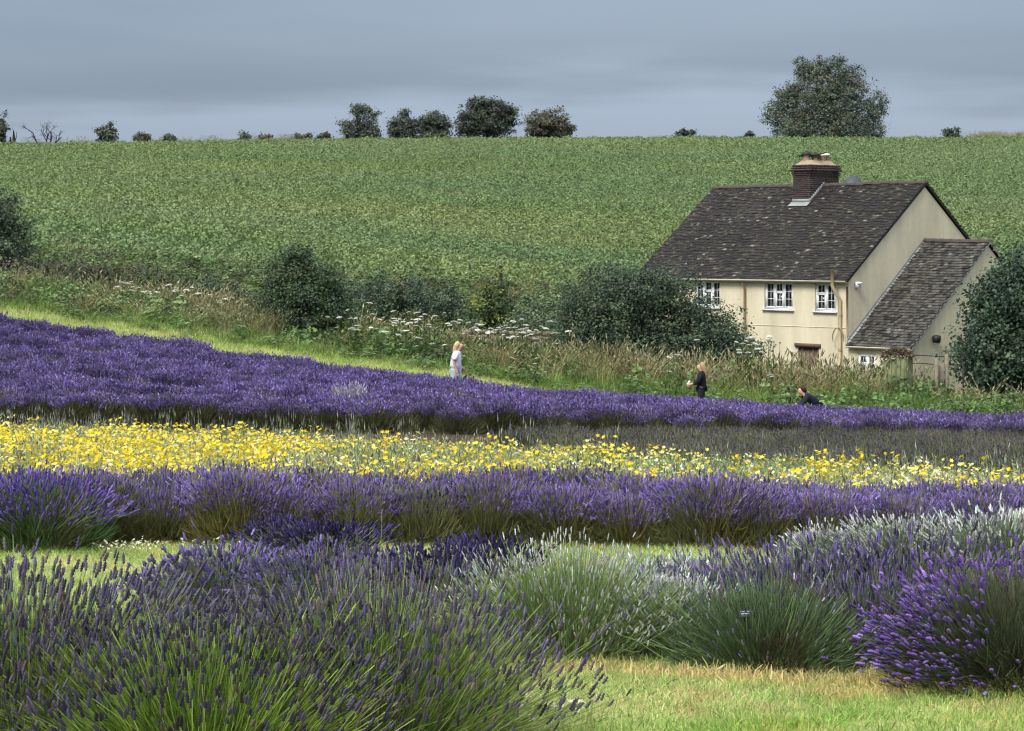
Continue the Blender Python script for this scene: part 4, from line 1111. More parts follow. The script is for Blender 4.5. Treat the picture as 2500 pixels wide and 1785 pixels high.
def in_view(px_margin, Y0, Y1, spacing, seed, jit=0.45):
    rng = np.random.default_rng(seed)
    ys = np.arange(Y0, Y1, spacing); out = []
    for yv in ys:
        h = (1250 + px_margin) / F_PX * yv + (2.2 if yv < 110 else 0)
        xs = np.arange(-h, h, spacing)
        out.append(np.stack([xs + rng.uniform(-jit, jit, len(xs)) * spacing, np.full(len(xs), yv) + rng.uniform(-jit, jit, len(xs)) * spacing], 1))
    return np.concatenate(out), rng
def xyz(P, dz=0.0):
    return np.stack([P[:, 0], P[:, 1], ground(P[:, 0], P[:, 1]) + dz], 1)
def euler_up(rng, n, tilt=0.1):
    return np.stack([rng.normal(0, tilt, n), rng.normal(0, tilt, n), rng.uniform(0, 2 * PI, n)], 1)

CROPC = [s(126, 143, 94), s(116, 135, 88), s(136, 151, 102), s(106, 125, 83)]
crop_p = [leafy_proto('crop_%d' % k, 300 + k, 32, 0.38, 0.5, 0.12, CROPC, M_CROP) for k in range(4)]
def crop_edge(x):
    return np.interp(x, [-40, -21, -9, 1, 6, 40], [100.5, 101.5, 106.5, 114.5, 117.5, 118.5]) + 1.2 * (fbm(x * 0.15, x * 0 + 3.0) - 0.5)
P, rng = in_view(160, 99.0, 262, 0.46, 31)
edge = crop_edge(P[:, 0])
keepm = (P[:, 1] > edge) & (rng.random(len(P)) < 0.92)
P = P[keepm]
n = len(P)
big_ = 0.62 + 0.35 * fbm(P[:, 0] * 0.25, P[:, 1] * 0.25) + 0.55 * fbm(P[:, 0] * 0.05 + 9, P[:, 1] * 0.42)
scl = (rng.uniform(0.75, 1.25, n) * big_)[:, None] * np.array([1, 1, 1.0]) * np.stack([np.ones(n)] * 2 + [rng.uniform(0.8, 1.3, n)], 1)
scatter('crop_plants', crop_p, xyz(P), euler_up(rng, n, 0.12), scl, rng.integers(0, 4, n), 'broad leafy green crop covering the hillside up to the skyline', 'crop')

# ------------------------------------------------------------------ verge between the path and the hedge
def grass_proto(name, seed, n, rad, h, w, cols, mat, heads=None, droop=0.3, k=3):
    rng = np.random.default_rng(seed); b = Buf()
    an = rng.uniform(0, 2 * PI, n); r = rad * np.sqrt(rng.random(n))
    p0 = np.stack([r * np.cos(an), r * np.sin(an), np.zeros(n)], 1)
    hh = h * rng.uniform(0.5, 1.15, n); a2 = an + rng.normal(0, 0.9, n); ln = hh * rng.uniform(0.05, droop * 1.6, n)
    p2 = p0 + np.stack([np.cos(a2) * ln, np.sin(a2) * ln, hh], 1); p1 = p0 + (p2 - p0) * np.array([0.3, 0.3, 0.6])
    c = pick(rng, cols, n, 0.18)
    ribbons(b, np.stack([p0, p1, p2], 1) if k == 3 else np.stack([p0, p2], 1), np.full(n, w), rng, c, c, 0.25)
    if heads:
        hn, hl, hr, hc = heads
        i = rng.choice(n, min(hn, n), replace=False)
        d = p2[i] - p1[i]; place(b, *SPIKE[2], frames(d, rng), p2[i] - d * 0.1, np.stack([np.full(len(i), hr)] * 2 + [np.full(len(i), hl)], 1) * rng.uniform(0.7, 1.3, (len(i), 1)), pick(rng, hc, len(i)))
    return b.mesh(name, mat)
HAY = [s(178, 166, 122), s(162, 154, 112), s(194, 180, 138), s(142, 144, 98)]
HAYG = [s(124, 128, 74), s(108, 120, 66), s(138, 134, 84)]
verge_grass = [grass_proto('hay_%d' % k, 400 + k, 46, 0.26, 1.05, 0.014, HAY + HAYG[:1], M_WEED, (26, 0.16, 0.022, [s(184, 174, 138), s(168, 160, 126)]), 0.45) for k in range(3)]
verge_green = [grass_proto('gr_%d' % k, 410 + k, 46, 0.25, 0.7, 0.018, [s(116, 142, 74), s(104, 130, 68), s(132, 150, 82)], M_WEED, None, 0.5) for k in range(2)]
weed_leaf = [leafy_proto('weed_%d' % k, 420 + k, 60, 0.36, 0.95, 0.13, [s(112, 134, 86), s(98, 122, 78), s(126, 142, 92)], M_WEED, 0.5, 12) for k in range(2)]
weed_dark = [leafy_proto('bramble_%d' % k, 430 + k, 70, 0.45, 0.8, 0.12, [s(82, 98, 66), s(68, 86, 58), s(94, 96, 70)], M_WEED, 0.5, 10, [s(104, 86, 70)]) for k in range(2)]
fern = [leafy_proto('rust_%d' % k, 440 + k, 60, 0.4, 1.0, 0.11, [s(122, 110, 78), s(112, 104, 74), s(104, 108, 70)], M_WEED, 0.5, 16, HAY)]
P, rng = in_view(200, 66.4, 116, 0.42, 41)
X, Yv = P[:, 0], P[:, 1]
px = 1250 + F_PX * X / Yv
front = np.interp(px, [-300, 0, 330, 640, 900, 1150, 1500, 2000, 2700], [69.2, 69.2, 69.5, 70.0, 69.9, 69.5, 68.6, 67.8, 67.2]) + 0.8 * (fbm(X * 0.6, Yv * 0.0) - 0.5)
# the cottage plot stays clear
lx = (X - CX) * math.cos(TH) - (Yv - CY) * math.sin(TH); ly = (X - CX) * math.sin(TH) + (Yv - CY) * math.cos(TH)
inside = (lx > -L_ - 0.3) & (lx < LW + 0.3) & (ly > -0.3) & (ly < D_ + 0.3)
lawn_ = (lx > -L_ - 2) & (lx < LW + 2) & (ly > -1.2) & (ly < D_ + 3)
keepm = (Yv > front) & ~inside
keepm &= ~(lawn_ & (rng.random(len(X)) < 0.75))
keepm &= ((Yv < 80) | (rng.random(len(X)) < 0.5)) & (Yv < crop_edge(X) + 0.3)
P, X, Yv, px, front = P[keepm], X[keepm], Yv[keepm], px[keepm], front[keepm]
n = len(P)
dep = Yv - front
zone = fbm(X * 0.35 + 11, Yv * 0.35)
hay_p = np.interp(px, [-200, 100, 420, 620, 760, 1000, 1300, 1500, 1700, 1950, 2100, 2280, 2500], [0.1, 0.1, 0.45, 0.75, 0.1, 0.25, 0.55, 0.6, 0.6, 0.7, 0.65, 0.2, 0.1])
u = rng.random(n)
# kinds 0-2 hay, 3-4 green grass, 5-6 leafy weed, 7-8 bramble, 9 rusty dock
idx = np.where(u < hay_p * np.clip(0.45 + zone, 0, 1.2), rng.integers(0, 3, n), np.where(rng.random(n) < 0.42, rng.integers(5, 7, n), np.where(rng.random(n) < 0.55, rng.integers(3, 5, n), rng.integers(7, 9, n))))
idx = np.where((zone > 0.58) & (rng.random(n) < 0.16), 9, idx)
idx = np.where(dep < np.interp(px, [0, 1300, 1700, 2600], [1.3, 1.3, 2.6, 4.0]), np.where(rng.random(n) < 0.75, rng.integers(3, 5, n), rng.integers(5, 7, n)), idx)
idx = np.where(Yv > 80, np.where(rng.random(n) < 0.55, rng.integers(7, 9, n), np.where(rng.random(n) < 0.85, rng.integers(5, 7, n), rng.integers(0, 3, n))), idx)
hs = np.interp(dep, [0, 1.0, 3.0, 8], [0.35, 0.55, 1.0, 1.0]) * np.interp(px, [-200, 400, 700, 1300, 1800, 2200, 2400, 2700], [0.8, 0.85, 0.85, 0.95, 1.12, 1.05, 0.75, 0.7])
hs = hs * (0.7 + 0.6 * zone) * np.interp(Yv, [78, 84, 120], [1.0, 0.62, 0.5])
sc1 = rng.uniform(0.75, 1.25, n)
scl = np.stack([sc1 * 1.1, sc1 * 1.1, sc1 * hs], 1)
rot = euler_up(rng, n, 0.16)
scatter('verge_weeds', verge_grass + verge_green + weed_leaf + weed_dark + fern, xyz(P), rot, scl, idx, 'tangled hay grass, weeds and brambles on the verge below the hedge', 'weeds')
# mown path and lawn grass
path_g = [grass_proto('path_%d' % k, 450 + k, 26, 0.22, 0.12, 0.016, [s(174, 182, 118), s(154, 170, 104), s(190, 194, 134)], M_GRASS, None, 0.6, 2) for k in range(2)]
P, rng = in_view(150, 64.9, 73.0, 0.24, 51)
n = len(P)
scatter('path_grass', path_g, xyz(P), euler_up(rng, n, 0.1), rng.uniform(0.7, 1.4, (n, 1)) * np.ones((1, 3)), rng.integers(0, 2, n), 'short mown grass of the path behind the lavender field', 'grass')
LG = [s(180, 190, 120), s(158, 178, 102), s(138, 168, 88), s(196, 198, 140)]
lawn_g = [grass_proto('lawn_%d' % k, 460 + k, 22, 0.085, 0.036, 0.005, LG if k < 3 else [s(212, 194, 138), s(198, 178, 124)], M_GRASS, None, 0.9) for k in range(4)]
P1, rng = in_view(120, 8.6, 13.4, 0.062, 52)
P2, rng2 = in_view(120, 13.4, 20.9, 0.085, 53)
P = np.concatenate([P1, P2]); n = len(P)
dryness = fbm(P[:, 0] * 1.5, P[:, 1] * 1.5)
idx = np.where(dryness + rng.normal(0, 0.08, n) > 0.66, 3, rng.integers(0, 3, n))
big_ = rng.uniform(0.6, 1.3, n) * (0.75 + 0.5 * fbm(P[:, 0] * 3, P[:, 1] * 3))
# longer uncut blades at the foot of the bushes
edge = (np.abs(P[:, 1] - (12.38 - 0.36 * P[:, 0])) < 0.13) & (P[:, 0] > 0.1)
big_ = np.where(edge & (rng.random(n) < 0.6), big_ * 1.9, big_)
idx = np.where(edge, 3, idx)
scatter('lawn_grass', lawn_g, xyz(P), euler_up(rng, n, 0.12), np.stack([np.clip(big_, 0.7, 1.4)] * 2 + [big_], 1), idx, 'short dry mown grass between the lavender rows', 'grass')

rg_ = np.random.default_rng(66)
P = np.stack([wx(rg_.uniform(2370, 2620, 260), 249.0), 249.0 + rg_.uniform(-1.5, 1.5, 260)], 1)
P = np.concatenate([P, np.stack([wx(rg_.uniform(-60, 800, 160), 249.0), 249.0 + rg_.uniform(-1.5, 1.5, 160)], 1)])
scatter('skyline_grass', verge_grass, xyz(P), euler_up(rg_, 420, 0.15), rg_.uniform(0.5, 1.1, (420, 1)) * np.ones((1, 3)), rg_.integers(0, 3, 420), 'pale dry grass standing along the skyline', 'grass')

# ------------------------------------------------------------------ the flower strip
def flower_proto(name, seed, n, h, rad, head, cols, stem_cols, centre=None, flat=0.35, petals=6):
    rng = np.random.default_rng(seed); b = Buf()
    an = rng.uniform(0, 2 * PI, n); r = rad * np.sqrt(rng.random(n))
    p0 = np.stack([r * np.cos(an), r * np.sin(an), np.zeros(n)], 1); hh = h * rng.uniform(0.7, 1.15, n)
    p2 = p0 + np.stack([rng.normal(0, 0.05, n), rng.normal(0, 0.05, n), hh], 1); p1 = (p0 + p2) / 2 + rng.normal(0, 0.01, (n, 3))
    ribbons(b, np.stack([p0, p1, p2], 1), np.full(n, 0.007), rng, pick(rng, stem_cols, n))
    for i in range(n):
        nrm = np.array([rng.normal(0, 0.45), -0.35 + rng.normal(0, 0.45), 0.9]); R = frames(nrm[None], rng)[0]
        V = [(0, 0, 0.0)]; rr = head * rng.uniform(0.7, 1.2)
        for k in range(petals * 2):
            q = rr * (1.0 if k % 2 == 0 else 0.55); a = PI * k / petals
            V.append((q * math.cos(a), q * math.sin(a), flat * rr))
        V = np.array(V) @ R.T + p2[i]
        m = petals * 2
        c = np.array(cols[rng.integers(0, len(cols))]) * rng.uniform(0.85, 1.1)
        Cc = np.tile(np.clip(c, 0, 1), (len(V), 1))
        if centre is not None: Cc[0] = centre
        b.add(V, [(0, 1 + k, 1 + (k + 1) % m) for k in range(m)], Cc)
    return b.mesh(name, M_PETAL)
SG = [s(168, 180, 110), s(150, 166, 100), s(186, 194, 128)]
yel = [flower_proto('yellow_%d' % k, 500 + k, 8, 0.48, 0.15, 0.033, [s(252, 224, 50), s(250, 212, 28), s(255, 236, 100)], SG, None) for k in range(3)]
wht = [flower_proto('white_%d' % k, 510 + k, 8, 0.44, 0.16, 0.025, [s(236, 236, 222), s(232, 232, 190), s(244, 238, 160)], SG, None) for k in range(2)]
red = [flower_proto('red_0', 520, 1, 0.5, 0.03, 0.04, [s(190, 40, 40)], SG)]
mead = [grass_proto('mead_%d' % k, 530 + k, 34, 0.16, 0.42, 0.006, [s(176, 188, 122), s(156, 172, 108), s(194, 202, 142)], M_WEED, (10, 0.07, 0.012, [s(190, 190, 160), s(168, 170, 140)]), 0.35) for k in range(3)]
pale = [grass_proto('spire_%d' % k, 540 + k, 8, 0.16, 0.56, 0.004, [s(150, 160, 124), s(132, 146, 108)], M_WEED, (8, 0.12, 0.008, [s(182, 186, 164), s(160, 164, 150), s(150, 146, 160)]), 0.07) for k in range(2)]
P, rng = in_view(120, 23.9, 47.0, 0.15, 61)
X, Yv = P[:, 0], P[:, 1]; px = 1250 + F_PX * X / Yv
far = np.interp(px, [-150, 0, 600, 1250, 1800, 2500, 2700], [41, 40.5, 37.0, 32.4, 30.0, 28.8, 28.6]) + (fbm(X * 0.8, Yv * 0.5) - 0.5) * 2.5
keepm = Yv < far + np.interp(px, [0, 900, 1400], [3.0, 2.5, 1.0])
P, X, Yv, px, far = P[keepm], X[keepm], Yv[keepm], px[keepm], far[keepm]
n = len(P); u = rng.random(n); zone = fbm(X * 0.9 + 5, Yv * 0.45)
py_ = np.interp(px, [-100, 0, 500, 900, 1200, 1700, 2500], [0.34, 0.34, 0.32, 0.26, 0.21, 0.20, 0.22]) * np.clip((zone - 0.33) * 5.0, 0.25, 1.8)
pw_ = np.interp(px, [0, 1200, 1800, 2500], [0.12, 0.17, 0.28, 0.36])
idx = np.where(u < py_, rng.integers(0, 3, n), np.where(u < py_ + pw_, rng.integers(3, 5, n), rng.integers(6, 9, n)))
idx = np.where(rng.random(n) < 0.004, 5, idx)
back = Yv > far
idx = np.where(back, np.where(rng.random(n) < 0.6, rng.integers(9, 11, n), rng.integers(6, 9, n)), idx)
keepm = ~back | (rng.random(n) < 0.32)
P, idx = P[keepm], idx[keepm]; n = len(P)
sc1 = rng.uniform(0.7, 1.15, n)
scatter('flower_strip', yel + wht + red + mead + pale, xyz(P), euler_up(rng, n, 0.1), np.stack([sc1, sc1, sc1 * rng.uniform(0.7, 1.1, n)], 1), idx, 'strip of yellow and white wild flowers between the lavender rows', 'flowers')

# ------------------------------------------------------------------ the big lavender field (one mass) and the spent rows before it
def joined(meshes, name):
    """one prototype mesh out of leaves, stems and spikes"""
    bm = bmesh.new()
    mats = []
    for me in meshes:
        k0 = len(bm.faces); bm.from_mesh(me); bm.faces.ensure_lookup_table()
        mi = len(mats); mats.append(me.materials[0])
        for f in bm.faces[k0:]: f.material_index = mi
    out = bpy.data.meshes.new(name); bm.to_mesh(out); bm.free()
    for m in mats: out.materials.append(m)
    return out
FIELDV = [s(152, 130, 200), s(140, 118, 190), s(166, 146, 212), s(128, 106, 178), s(176, 160, 218), s(130, 120, 150)]
M_FIELDF = plant_mat('field_flower', 0.18, 0.75, patch=(0.5, (0.72, 0.72, 0.72), 0.5, 0.68), var=0.2)
fl = []
for k in range(5):
    ms = lavender_meshes('field_%d' % k, 600 + k, 0.56, 0.61, 950, 2, FIELDV, [s(112, 118, 92), s(98, 104, 84)], [s(92, 100, 74), s(80, 90, 66)], 72, (0.060, 0.021), 0.007, 700, 0.12, 0.010, 0.86, 0.06, rag=0.09)
    ms[2].materials[0] = M_FIELDF
    fl.append(joined(ms, 'field_bush_%d' % k))
thin = []
for k in range(2):
    ms = lavender_meshes('thin_%d' % k, 640 + k, 0.6, 0.55, 320, 2, FIELDV, [s(112, 116, 80), s(104, 106, 76)], [s(112, 116, 72), s(104, 102, 64)], 70, (0.08, 0.014), 0.008, 700, 0.14, 0.014, 0.9, 0.75)
    thin.append(joined(ms, 'thin_bush_%d' % k))
edge_b = []
for k in range(3):
    ms = lavender_meshes('edge_%d' % k, 650 + k, 0.62, 0.58, 520, 2, FIELDV, [s(112, 116, 84), s(100, 104, 76)], [s(96, 100, 66), s(84, 90, 60), s(104, 100, 68)], 46, (0.060, 0.019), 0.007, 1500, 0.15, 0.010, 0.94, 0.12)
    ms[2].materials[0] = M_FIELDF
    edge_b.append(joined(ms, 'edge_bush_%d' % k))
rng = np.random.default_rng(71)
pts = []
for yv in np.arange(47.6, 65.0, 0.95):
    h = (1250 + 170) / F_PX * yv + 2.5
    xs = np.arange(-h, h, 0.70)
    pts.append(np.stack([xs + rng.uniform(-0.22, 0.22, len(xs)), np.full(len(xs), yv) + rng.uniform(-0.16, 0.16, len(xs))], 1))
P = np.concatenate(pts)
px = 1250 + F_PX * P[:, 0] / P[:, 1]
fr = np.interp(px, [-200, 0, 900, 1250, 2000, 2700], [46.5, 46.5, 47.3, 47.6, 49.0, 49.5])
kk_ = P[:, 1] > fr
P, fr = P[kk_], fr[kk_]
kk_ = (rng.random(len(P)) > 0.03) | (P[:, 1] > 61.5)
P, fr = P[kk_], fr[kk_]
n = len(P)
gap = fbm(P[:, 0] * 0.5 + 3, P[:, 1] * 0.5)
idx = np.where((gap < 0.37) | (rng.random(n) < 0.08), rng.integers(5, 7, n), rng.integers(0, 5, n))
idx = np.where(P[:, 1] > 61.5, rng.integers(0, 5, n), idx)
idx = np.where((P[:, 1] < fr + 1.5) | ((gap > 0.60) & (rng.random(n) < 0.35) & (P[:, 1] < 61.5)), rng.integers(7, 10, n), idx)
sc1 = np.where(P[:, 1] > 61.5, rng.uniform(0.94, 1.06, n), rng.uniform(0.86, 1.12, n) * np.where(gap < 0.36, 0.88, 1.0))
scatter('lavender_field', fl + thin + edge_b, xyz(P), euler_up(rng, n, 0.05), np.stack([sc1 * 1.05, sc1 * 1.05, sc1 * rng.uniform(0.9, 1.1, n)], 1), idx, 'broad field of violet lavender in front of the cottage and path', 'lavender field')
sp_ = []
for k in range(3):
    ms = lavender_meshes('spent_%d' % k, 660 + k, 0.5, 0.50, 330, 2, [s(112, 104, 124), s(104, 98, 108), s(120, 112, 112)], [s(122, 128, 88), s(108, 114, 80), s(134, 136, 98)], [s(106, 118, 78), s(92, 104, 70)], 80, (0.06, 0.010), 0.005, 1100, 0.13, 0.007, 0.88, 0.2, dry=[s(126, 124, 70), s(112, 120, 66)])
    sp_.append(joined(ms, 'spent_bush_%d' % k))
pts = []
for yv in np.arange(28.6, 47.2, 0.75):
    h = (1250 + 170) / F_PX * yv + 2.5
    xs = np.arange(-h, h, 0.66); pts.append(np.stack([xs + rng.uniform(-0.2, 0.2, len(xs)), np.full(len(xs), yv) + rng.uniform(-0.15, 0.15, len(xs))], 1))
P = np.concatenate(pts); px = 1250 + F_PX * P[:, 0] / P[:, 1]
f0 = np.interp(px, [900, 1250, 1800, 2500, 2700], [60, 37.5, 32.0, 30.0, 29.6]); f1 = np.interp(px, [900, 1250, 1600, 2000, 2700], [20, 40.0, 43.5, 46.0, 47.0])
P = P[(P[:, 1] > f0) & (P[:, 1] < f1)]; n = len(P)
sc1 = rng.uniform(0.8, 1.1, n)
scatter('spent_lavender', sp_, xyz(P), euler_up(rng, n, 0.05), np.stack([sc1, sc1, sc1 * 0.85], 1), rng.integers(0, 3, n), 'grey-green lavender past flowering between flower strip and violet field', 'lavender')
xw, yw = wx(858, 51.8), 51.8
ms = lavender_meshes('field_white', 690, 0.5, 0.80, 420, 2, [s(214, 206, 226), s(196, 186, 214)], ST_GREY, LF_GREY, 60, (0.11, 0.018), 0.008, 300, 0.14, 0.014)
lavender('white_lavender', 'small pale whitish lavender clump inside the violet field', (xw, yw, gz(xw, yw)), ms, 0.4, (1.05, 0.8, 1.0))

# ------------------------------------------------------------------ the middle row: bush by bush
ROWF = [s(136, 116, 182), s(122, 103, 170), s(150, 132, 194), s(110, 94, 152)]
rowm = []
for k in range(6):
    rowm.append(lavender_meshes('row_%d' % k, 700 + k, 0.60, 0.55, 1250 if k < 3 else 950, 1, ROWF if k < 3 else ROWF[:2] + GREYV[:3], [s(132, 134, 92), s(120, 124, 84)], [s(118, 122, 82), s(102, 108, 72), s(128, 124, 84)], 60, (0.052, 0.0095), 0.005, 3800, 0.15, 0.007, 0.92, 0.08 + 0.04 * (k % 3) + (0.22 if k > 2 else 0), dry=LF_DRY))
rng = np.random.default_rng(81)
rows = [(20.85, 0.64, 'violet lavender bush at the front of the middle row, olive at its foot', 'front bushes of the middle lavender row'),
        (21.7, 0.68, 'violet lavender bush in the middle row behind its front bushes', 'back bushes of the middle lavender row'),
        (22.55, 0.72, 'violet lavender bush at the back of the middle row against the yellow flowers', 'rear bushes of the middle lavender row')]
ORD = 'first second third fourth fifth sixth seventh eighth ninth tenth eleventh twelfth thirteenth fourteenth fifteenth sixteenth seventeenth eighteenth nineteenth twentieth twenty-first'.split()
for ri, (yv, sp, lab, grp) in enumerate(rows):
    h = 1350 / F_PX * yv
    xs = np.arange(-h, h, sp)
    for k, xx in enumerate(xs):
        lab = '%s lavender bush from the left in the %s line of the middle row' % (ORD[k], ('front', 'second', 'rear')[ri])
        x = xx + rng.uniform(-0.12, 0.12); y = yv + rng.uniform(-0.1, 0.1) - 0.02 * x
        q = rng.uniform(0.88, 1.1)
        left = np.interp(x, [-5.5, 0, 5.5], [1.08, 1.0, 0.97])
        lavender('lavender_bush', lab, (x, y, gz(x, y) - 0.02), rowm[int(rng.integers(0, 3)) + (3 if rng.random() < np.interp(x, [-6, -1.5, 1.5, 6], [0.75, 0.7, 0.25, 0.2]) else 0)], rng.uniform(0, 2 * PI), (q, q, q * left * rng.uniform(0.92, 1.06)), grp)

def bush_at(name, label, px, Y, ms, rz=0.0, scale=(1, 1, 1)):
    x = wx(px, Y); return lavender(name, label, (x, Y, gz(x, Y) - 0.01), ms, rz, scale)
bright = lavender_meshes('bright_row', 720, 0.62, 0.62, 1100, 1, VIOLET, ST_GREY, LF_GREEN, 74, (0.065, 0.010), 0.006, 3600, 0.14, 0.008, 0.9, 0.02, keep=lambda t, r: (t[:, 2] > 0.28 - 0.25 * (t[:, 0] > 0.25)), dry=LF_BROWN)
bush_at('lavender_bush', 'bright violet lavender bush with a trailing flowered flank at the left edge', 90, 20.1, bright, 0.0, (1.25, 1, 1.05))
bush_at('lavender_bush', 'bright violet lavender bush cut by the left edge, behind grass patch', -120, 20.2, bright, 2.0, (1.1, 1, 1.05))
# loose bushes in the grass between the rows
dark1 = lavender_meshes('dark_a', 730, 0.42, 0.46, 360, 1, NAVY, ST_GREY, LF_GREY, 66, (0.085, 0.011), 0.005, 900, 0.12, 0.008)
bush_at('dark_lavender', 'dark navy lavender clump before the middle row, left of centre', 800, 18.4, dark1, 0.3, (1.25, 1, 0.78))
bush_at('dark_lavender', 'low dark navy lavender clump trailing left before the middle row', 690, 19.0, dark1, 1.7, (1.0, 1, 0.75))
bush_at('dark_lavender', 'dark navy lavender clump behind the white lavender bush', 1200, 16.6, dark1, 2.2, (1.1, 1, 0.82))
dark2 = lavender_meshes('dark_b', 731, 0.42, 0.52, 420, 1, NAVY + GREYV[:1], ST_GREY, LF_GREY, 72, (0.075, 0.011), 0.005, 1200, 0.12, 0.008)
bush_at('dark_lavender', 'dark purple lavender touching the left flank of the white bush', 1075, 14.3, dark2, 0.9)
pv = lavender_meshes('violet_tuft', 732, 0.62, 0.54, 900, 1, [s(138, 120, 188), s(124, 107, 174), s(112, 102, 146)] + GREYV[:1], ST_GREY, LF_GREY, 74, (0.055, 0.011), 0.005, 3000, 0.12, 0.007, 0.82, 0.12)
bush_at('lavender_bush', 'violet tufted lavender bush right of the grass patch', 545, 14.6, pv, 0.2, (1.0, 1, 0.92))
bush_at('lavender_bush', 'violet tufted lavender bush behind the large foreground bush', 790, 14.3, pv, 2.4, (1.0, 1, 0.92))
mixg = lavender_meshes('mix_green', 733, 0.55, 0.5, 700, 1, GREYV + PALE[:1], ST_GREEN, LF_GREEN, 74, (0.06, 0.009), 0.005, 2600, 0.12, 0.007, 0.85, 0.25)
bush_at('lavender_bush', 'grey-green lavender bush between the violet tufts and the white bush', 965, 15.2, mixg, 1.1, (0.95, 1, 0.82))

# ------------------------------------------------------------------ right-hand bushes
wl = lavender_meshes('white_lav', 740, 0.80, 0.74, 1700, 0, WHITE, [s(132, 154, 92), s(118, 142, 82), s(148, 164, 104), s(124, 140, 62)], [s(112, 134, 92), s(96, 120, 78), s(128, 144, 104)], 86, (0.048, 0.0058), 0.0052, 5600, 0.15, 0.006, 0.78, 0.2, rag=0.12, arc=(-0.4, 0.5), upr=0.6)
bush_at('white_lavender', 'large white-flowered lavender bush with light green stems, grass before it', 1395, 13.1, wl, 0.5, (0.93, 0.93, 0.84))
wl2 = lavender_meshes('white_lav2', 741, 0.55, 0.52, 900, 1, WHITE + PALE[:1], [s(128, 144, 104), s(116, 132, 96)], [s(112, 126, 96), s(98, 112, 84)], 78, (0.06, 0.0085), 0.005, 2400, 0.14, 0.007, 0.8, 0.06)
for (px_, Y_, rz_, lab, sc_) in ((2440, 17.3, 0.2, 'white-flowered lavender bush by the right edge, behind the purple bush', (1.1, 1, 1.05)), (2215, 17.6, 1.9, 'white-flowered lavender bush second from the right edge', (1.0, 1, 0.92)), (2030, 17.9, 3.3, 'lower white-flowered lavender bush at the right end of the grass gap', (0.85, 0.9, 0.72)),
                              (1600, 14.4, 4.0, 'small pale-flowered lavender bush behind the large white bush', (0.8, 0.8, 0.84))):
    bush_at('white_lavender', lab, px_, Y_, wl2, rz_, sc_)
gd = lavender_meshes('grey_dome', 742, 0.60, 0.54, 900, 1, GREYV + PALE, [s(118, 140, 92), s(104, 128, 84)], [s(104, 128, 88), s(90, 114, 78), s(116, 138, 98)], 84, (0.045, 0.006), 0.005, 7000, 0.16, 0.0055, 0.86, 0.66, dry=[s(98, 84, 64), s(108, 92, 70)], arc=(-0.5, 0.4), upr=0.5, rag=0.15)
bush_at('lavender_bush', 'rounded grey-green lavender bush with few flowers and a brown heart', 1880, 12.55, gd, 0.8, (1.0, 1.0, 0.88))
gp = lavender_meshes('grey_purple', 743, 0.70, 0.56, 1500, 0, GREYV + PALE[:1] + VIOLET[:1], [s(120, 124, 100), s(108, 112, 92), s(130, 128, 112)], [s(98, 110, 84), s(84, 96, 74)], 82, (0.06, 0.0075), 0.005, 3600, 0.15, 0.006, 0.8, 0.16, arc=(-0.5, 0.5), upr=0.5, rag=0.15)
bush_at('lavender_bush', 'grey-purple lavender bush behind the rounded grey-green one', 1960, 13.5, gp, 0.2, (1.05, 1, 1.0))
bush_at('lavender_bush', 'grey-purple lavender bush behind the vivid purple one', 2240, 13.5, gp, 2.2, (1.0, 1, 1.08))
bush_at('lavender_bush', 'grey-purple lavender bush squeezed behind the white one', 1745, 13.9, gp, 4.0, (0.7, 0.8, 0.82))
bush_at('lavender_bush', 'grey-purple lavender bush filling between the rounded and the vivid one', 2130, 12.75, gp, 5.0, (0.72, 0.72, 0.86))
bush_at('white_lavender', 'low white-flowered lavender bush at the right foot of the large white one', 1655, 12.95, wl2, 1.0, (0.72, 0.72, 0.86))
vp = lavender_meshes('vivid', 744, 0.72, 0.68, 3600, 0, VIVID, [s(104, 112, 84), s(92, 100, 76)], [s(86, 98, 70), s(76, 88, 62), s(96, 92, 70)], 94, (0.046, 0.0115), 0.005, 9000, 0.12, 0.0065, 0.97, 0.0,
                     keep=lambda t, r: (r.random(len(t)) < np.clip(3.0 * (-(t[:, 0]) / 0.68 - 0.34), 0, 1) + np.clip(3.0 * (t[:, 2] / 0.66 - 0.82), 0, 1) * (t[:, 1] > -0.12) + 0.03), dry=LF_BROWN, rag=0.16)
bush_at('lavender_bush', 'vivid purple lavender bush at the right edge, dark green in front', 2500, 11.85, vp, 0.0, (1.08, 1.0, 0.86))
# a few bent dry stems and twigs at the foot of the purple bush are part of it

# ------------------------------------------------------------------ large foreground bushes, bottom left
FGF = [s(96, 90, 112), s(86, 80, 102), s(108, 102, 126), s(74, 70, 88), s(106, 98, 134), s(112, 104, 100)]
FGS = [s(158, 178, 84), s(138, 164, 74), s(176, 190, 106), s(122, 148, 70)]
FGS2 = [s(140, 152, 102), s(124, 140, 92), s(156, 164, 118)]
fg1 = lavender_meshes('fore_a', 750, 0.86, 0.92, 2500, 0, FGF, FGS2 + FGS[:1], [s(96, 124, 58), s(82, 110, 52)], 88, (0.066, 0.0092), 0.0042, 4200, 0.2, 0.0055, 0.72, 0.06, rag=0.11, arc=(-0.5, 0.45), upr=0.75, low_bare=0.75, tilt=(0.12, 0))
fg2 = lavender_meshes('fore_b', 751, 0.92, 0.84, 2500, 0, FGF, FGS, [s(108, 140, 56), s(92, 124, 50), s(122, 150, 66)], 90, (0.064, 0.0092), 0.0042, 5200, 0.22, 0.0055, 0.74, 0.12, rag=0.12, arc=(-0.5, 0.45), upr=0.75, low_bare=0.75, tilt=(0.12, 0))
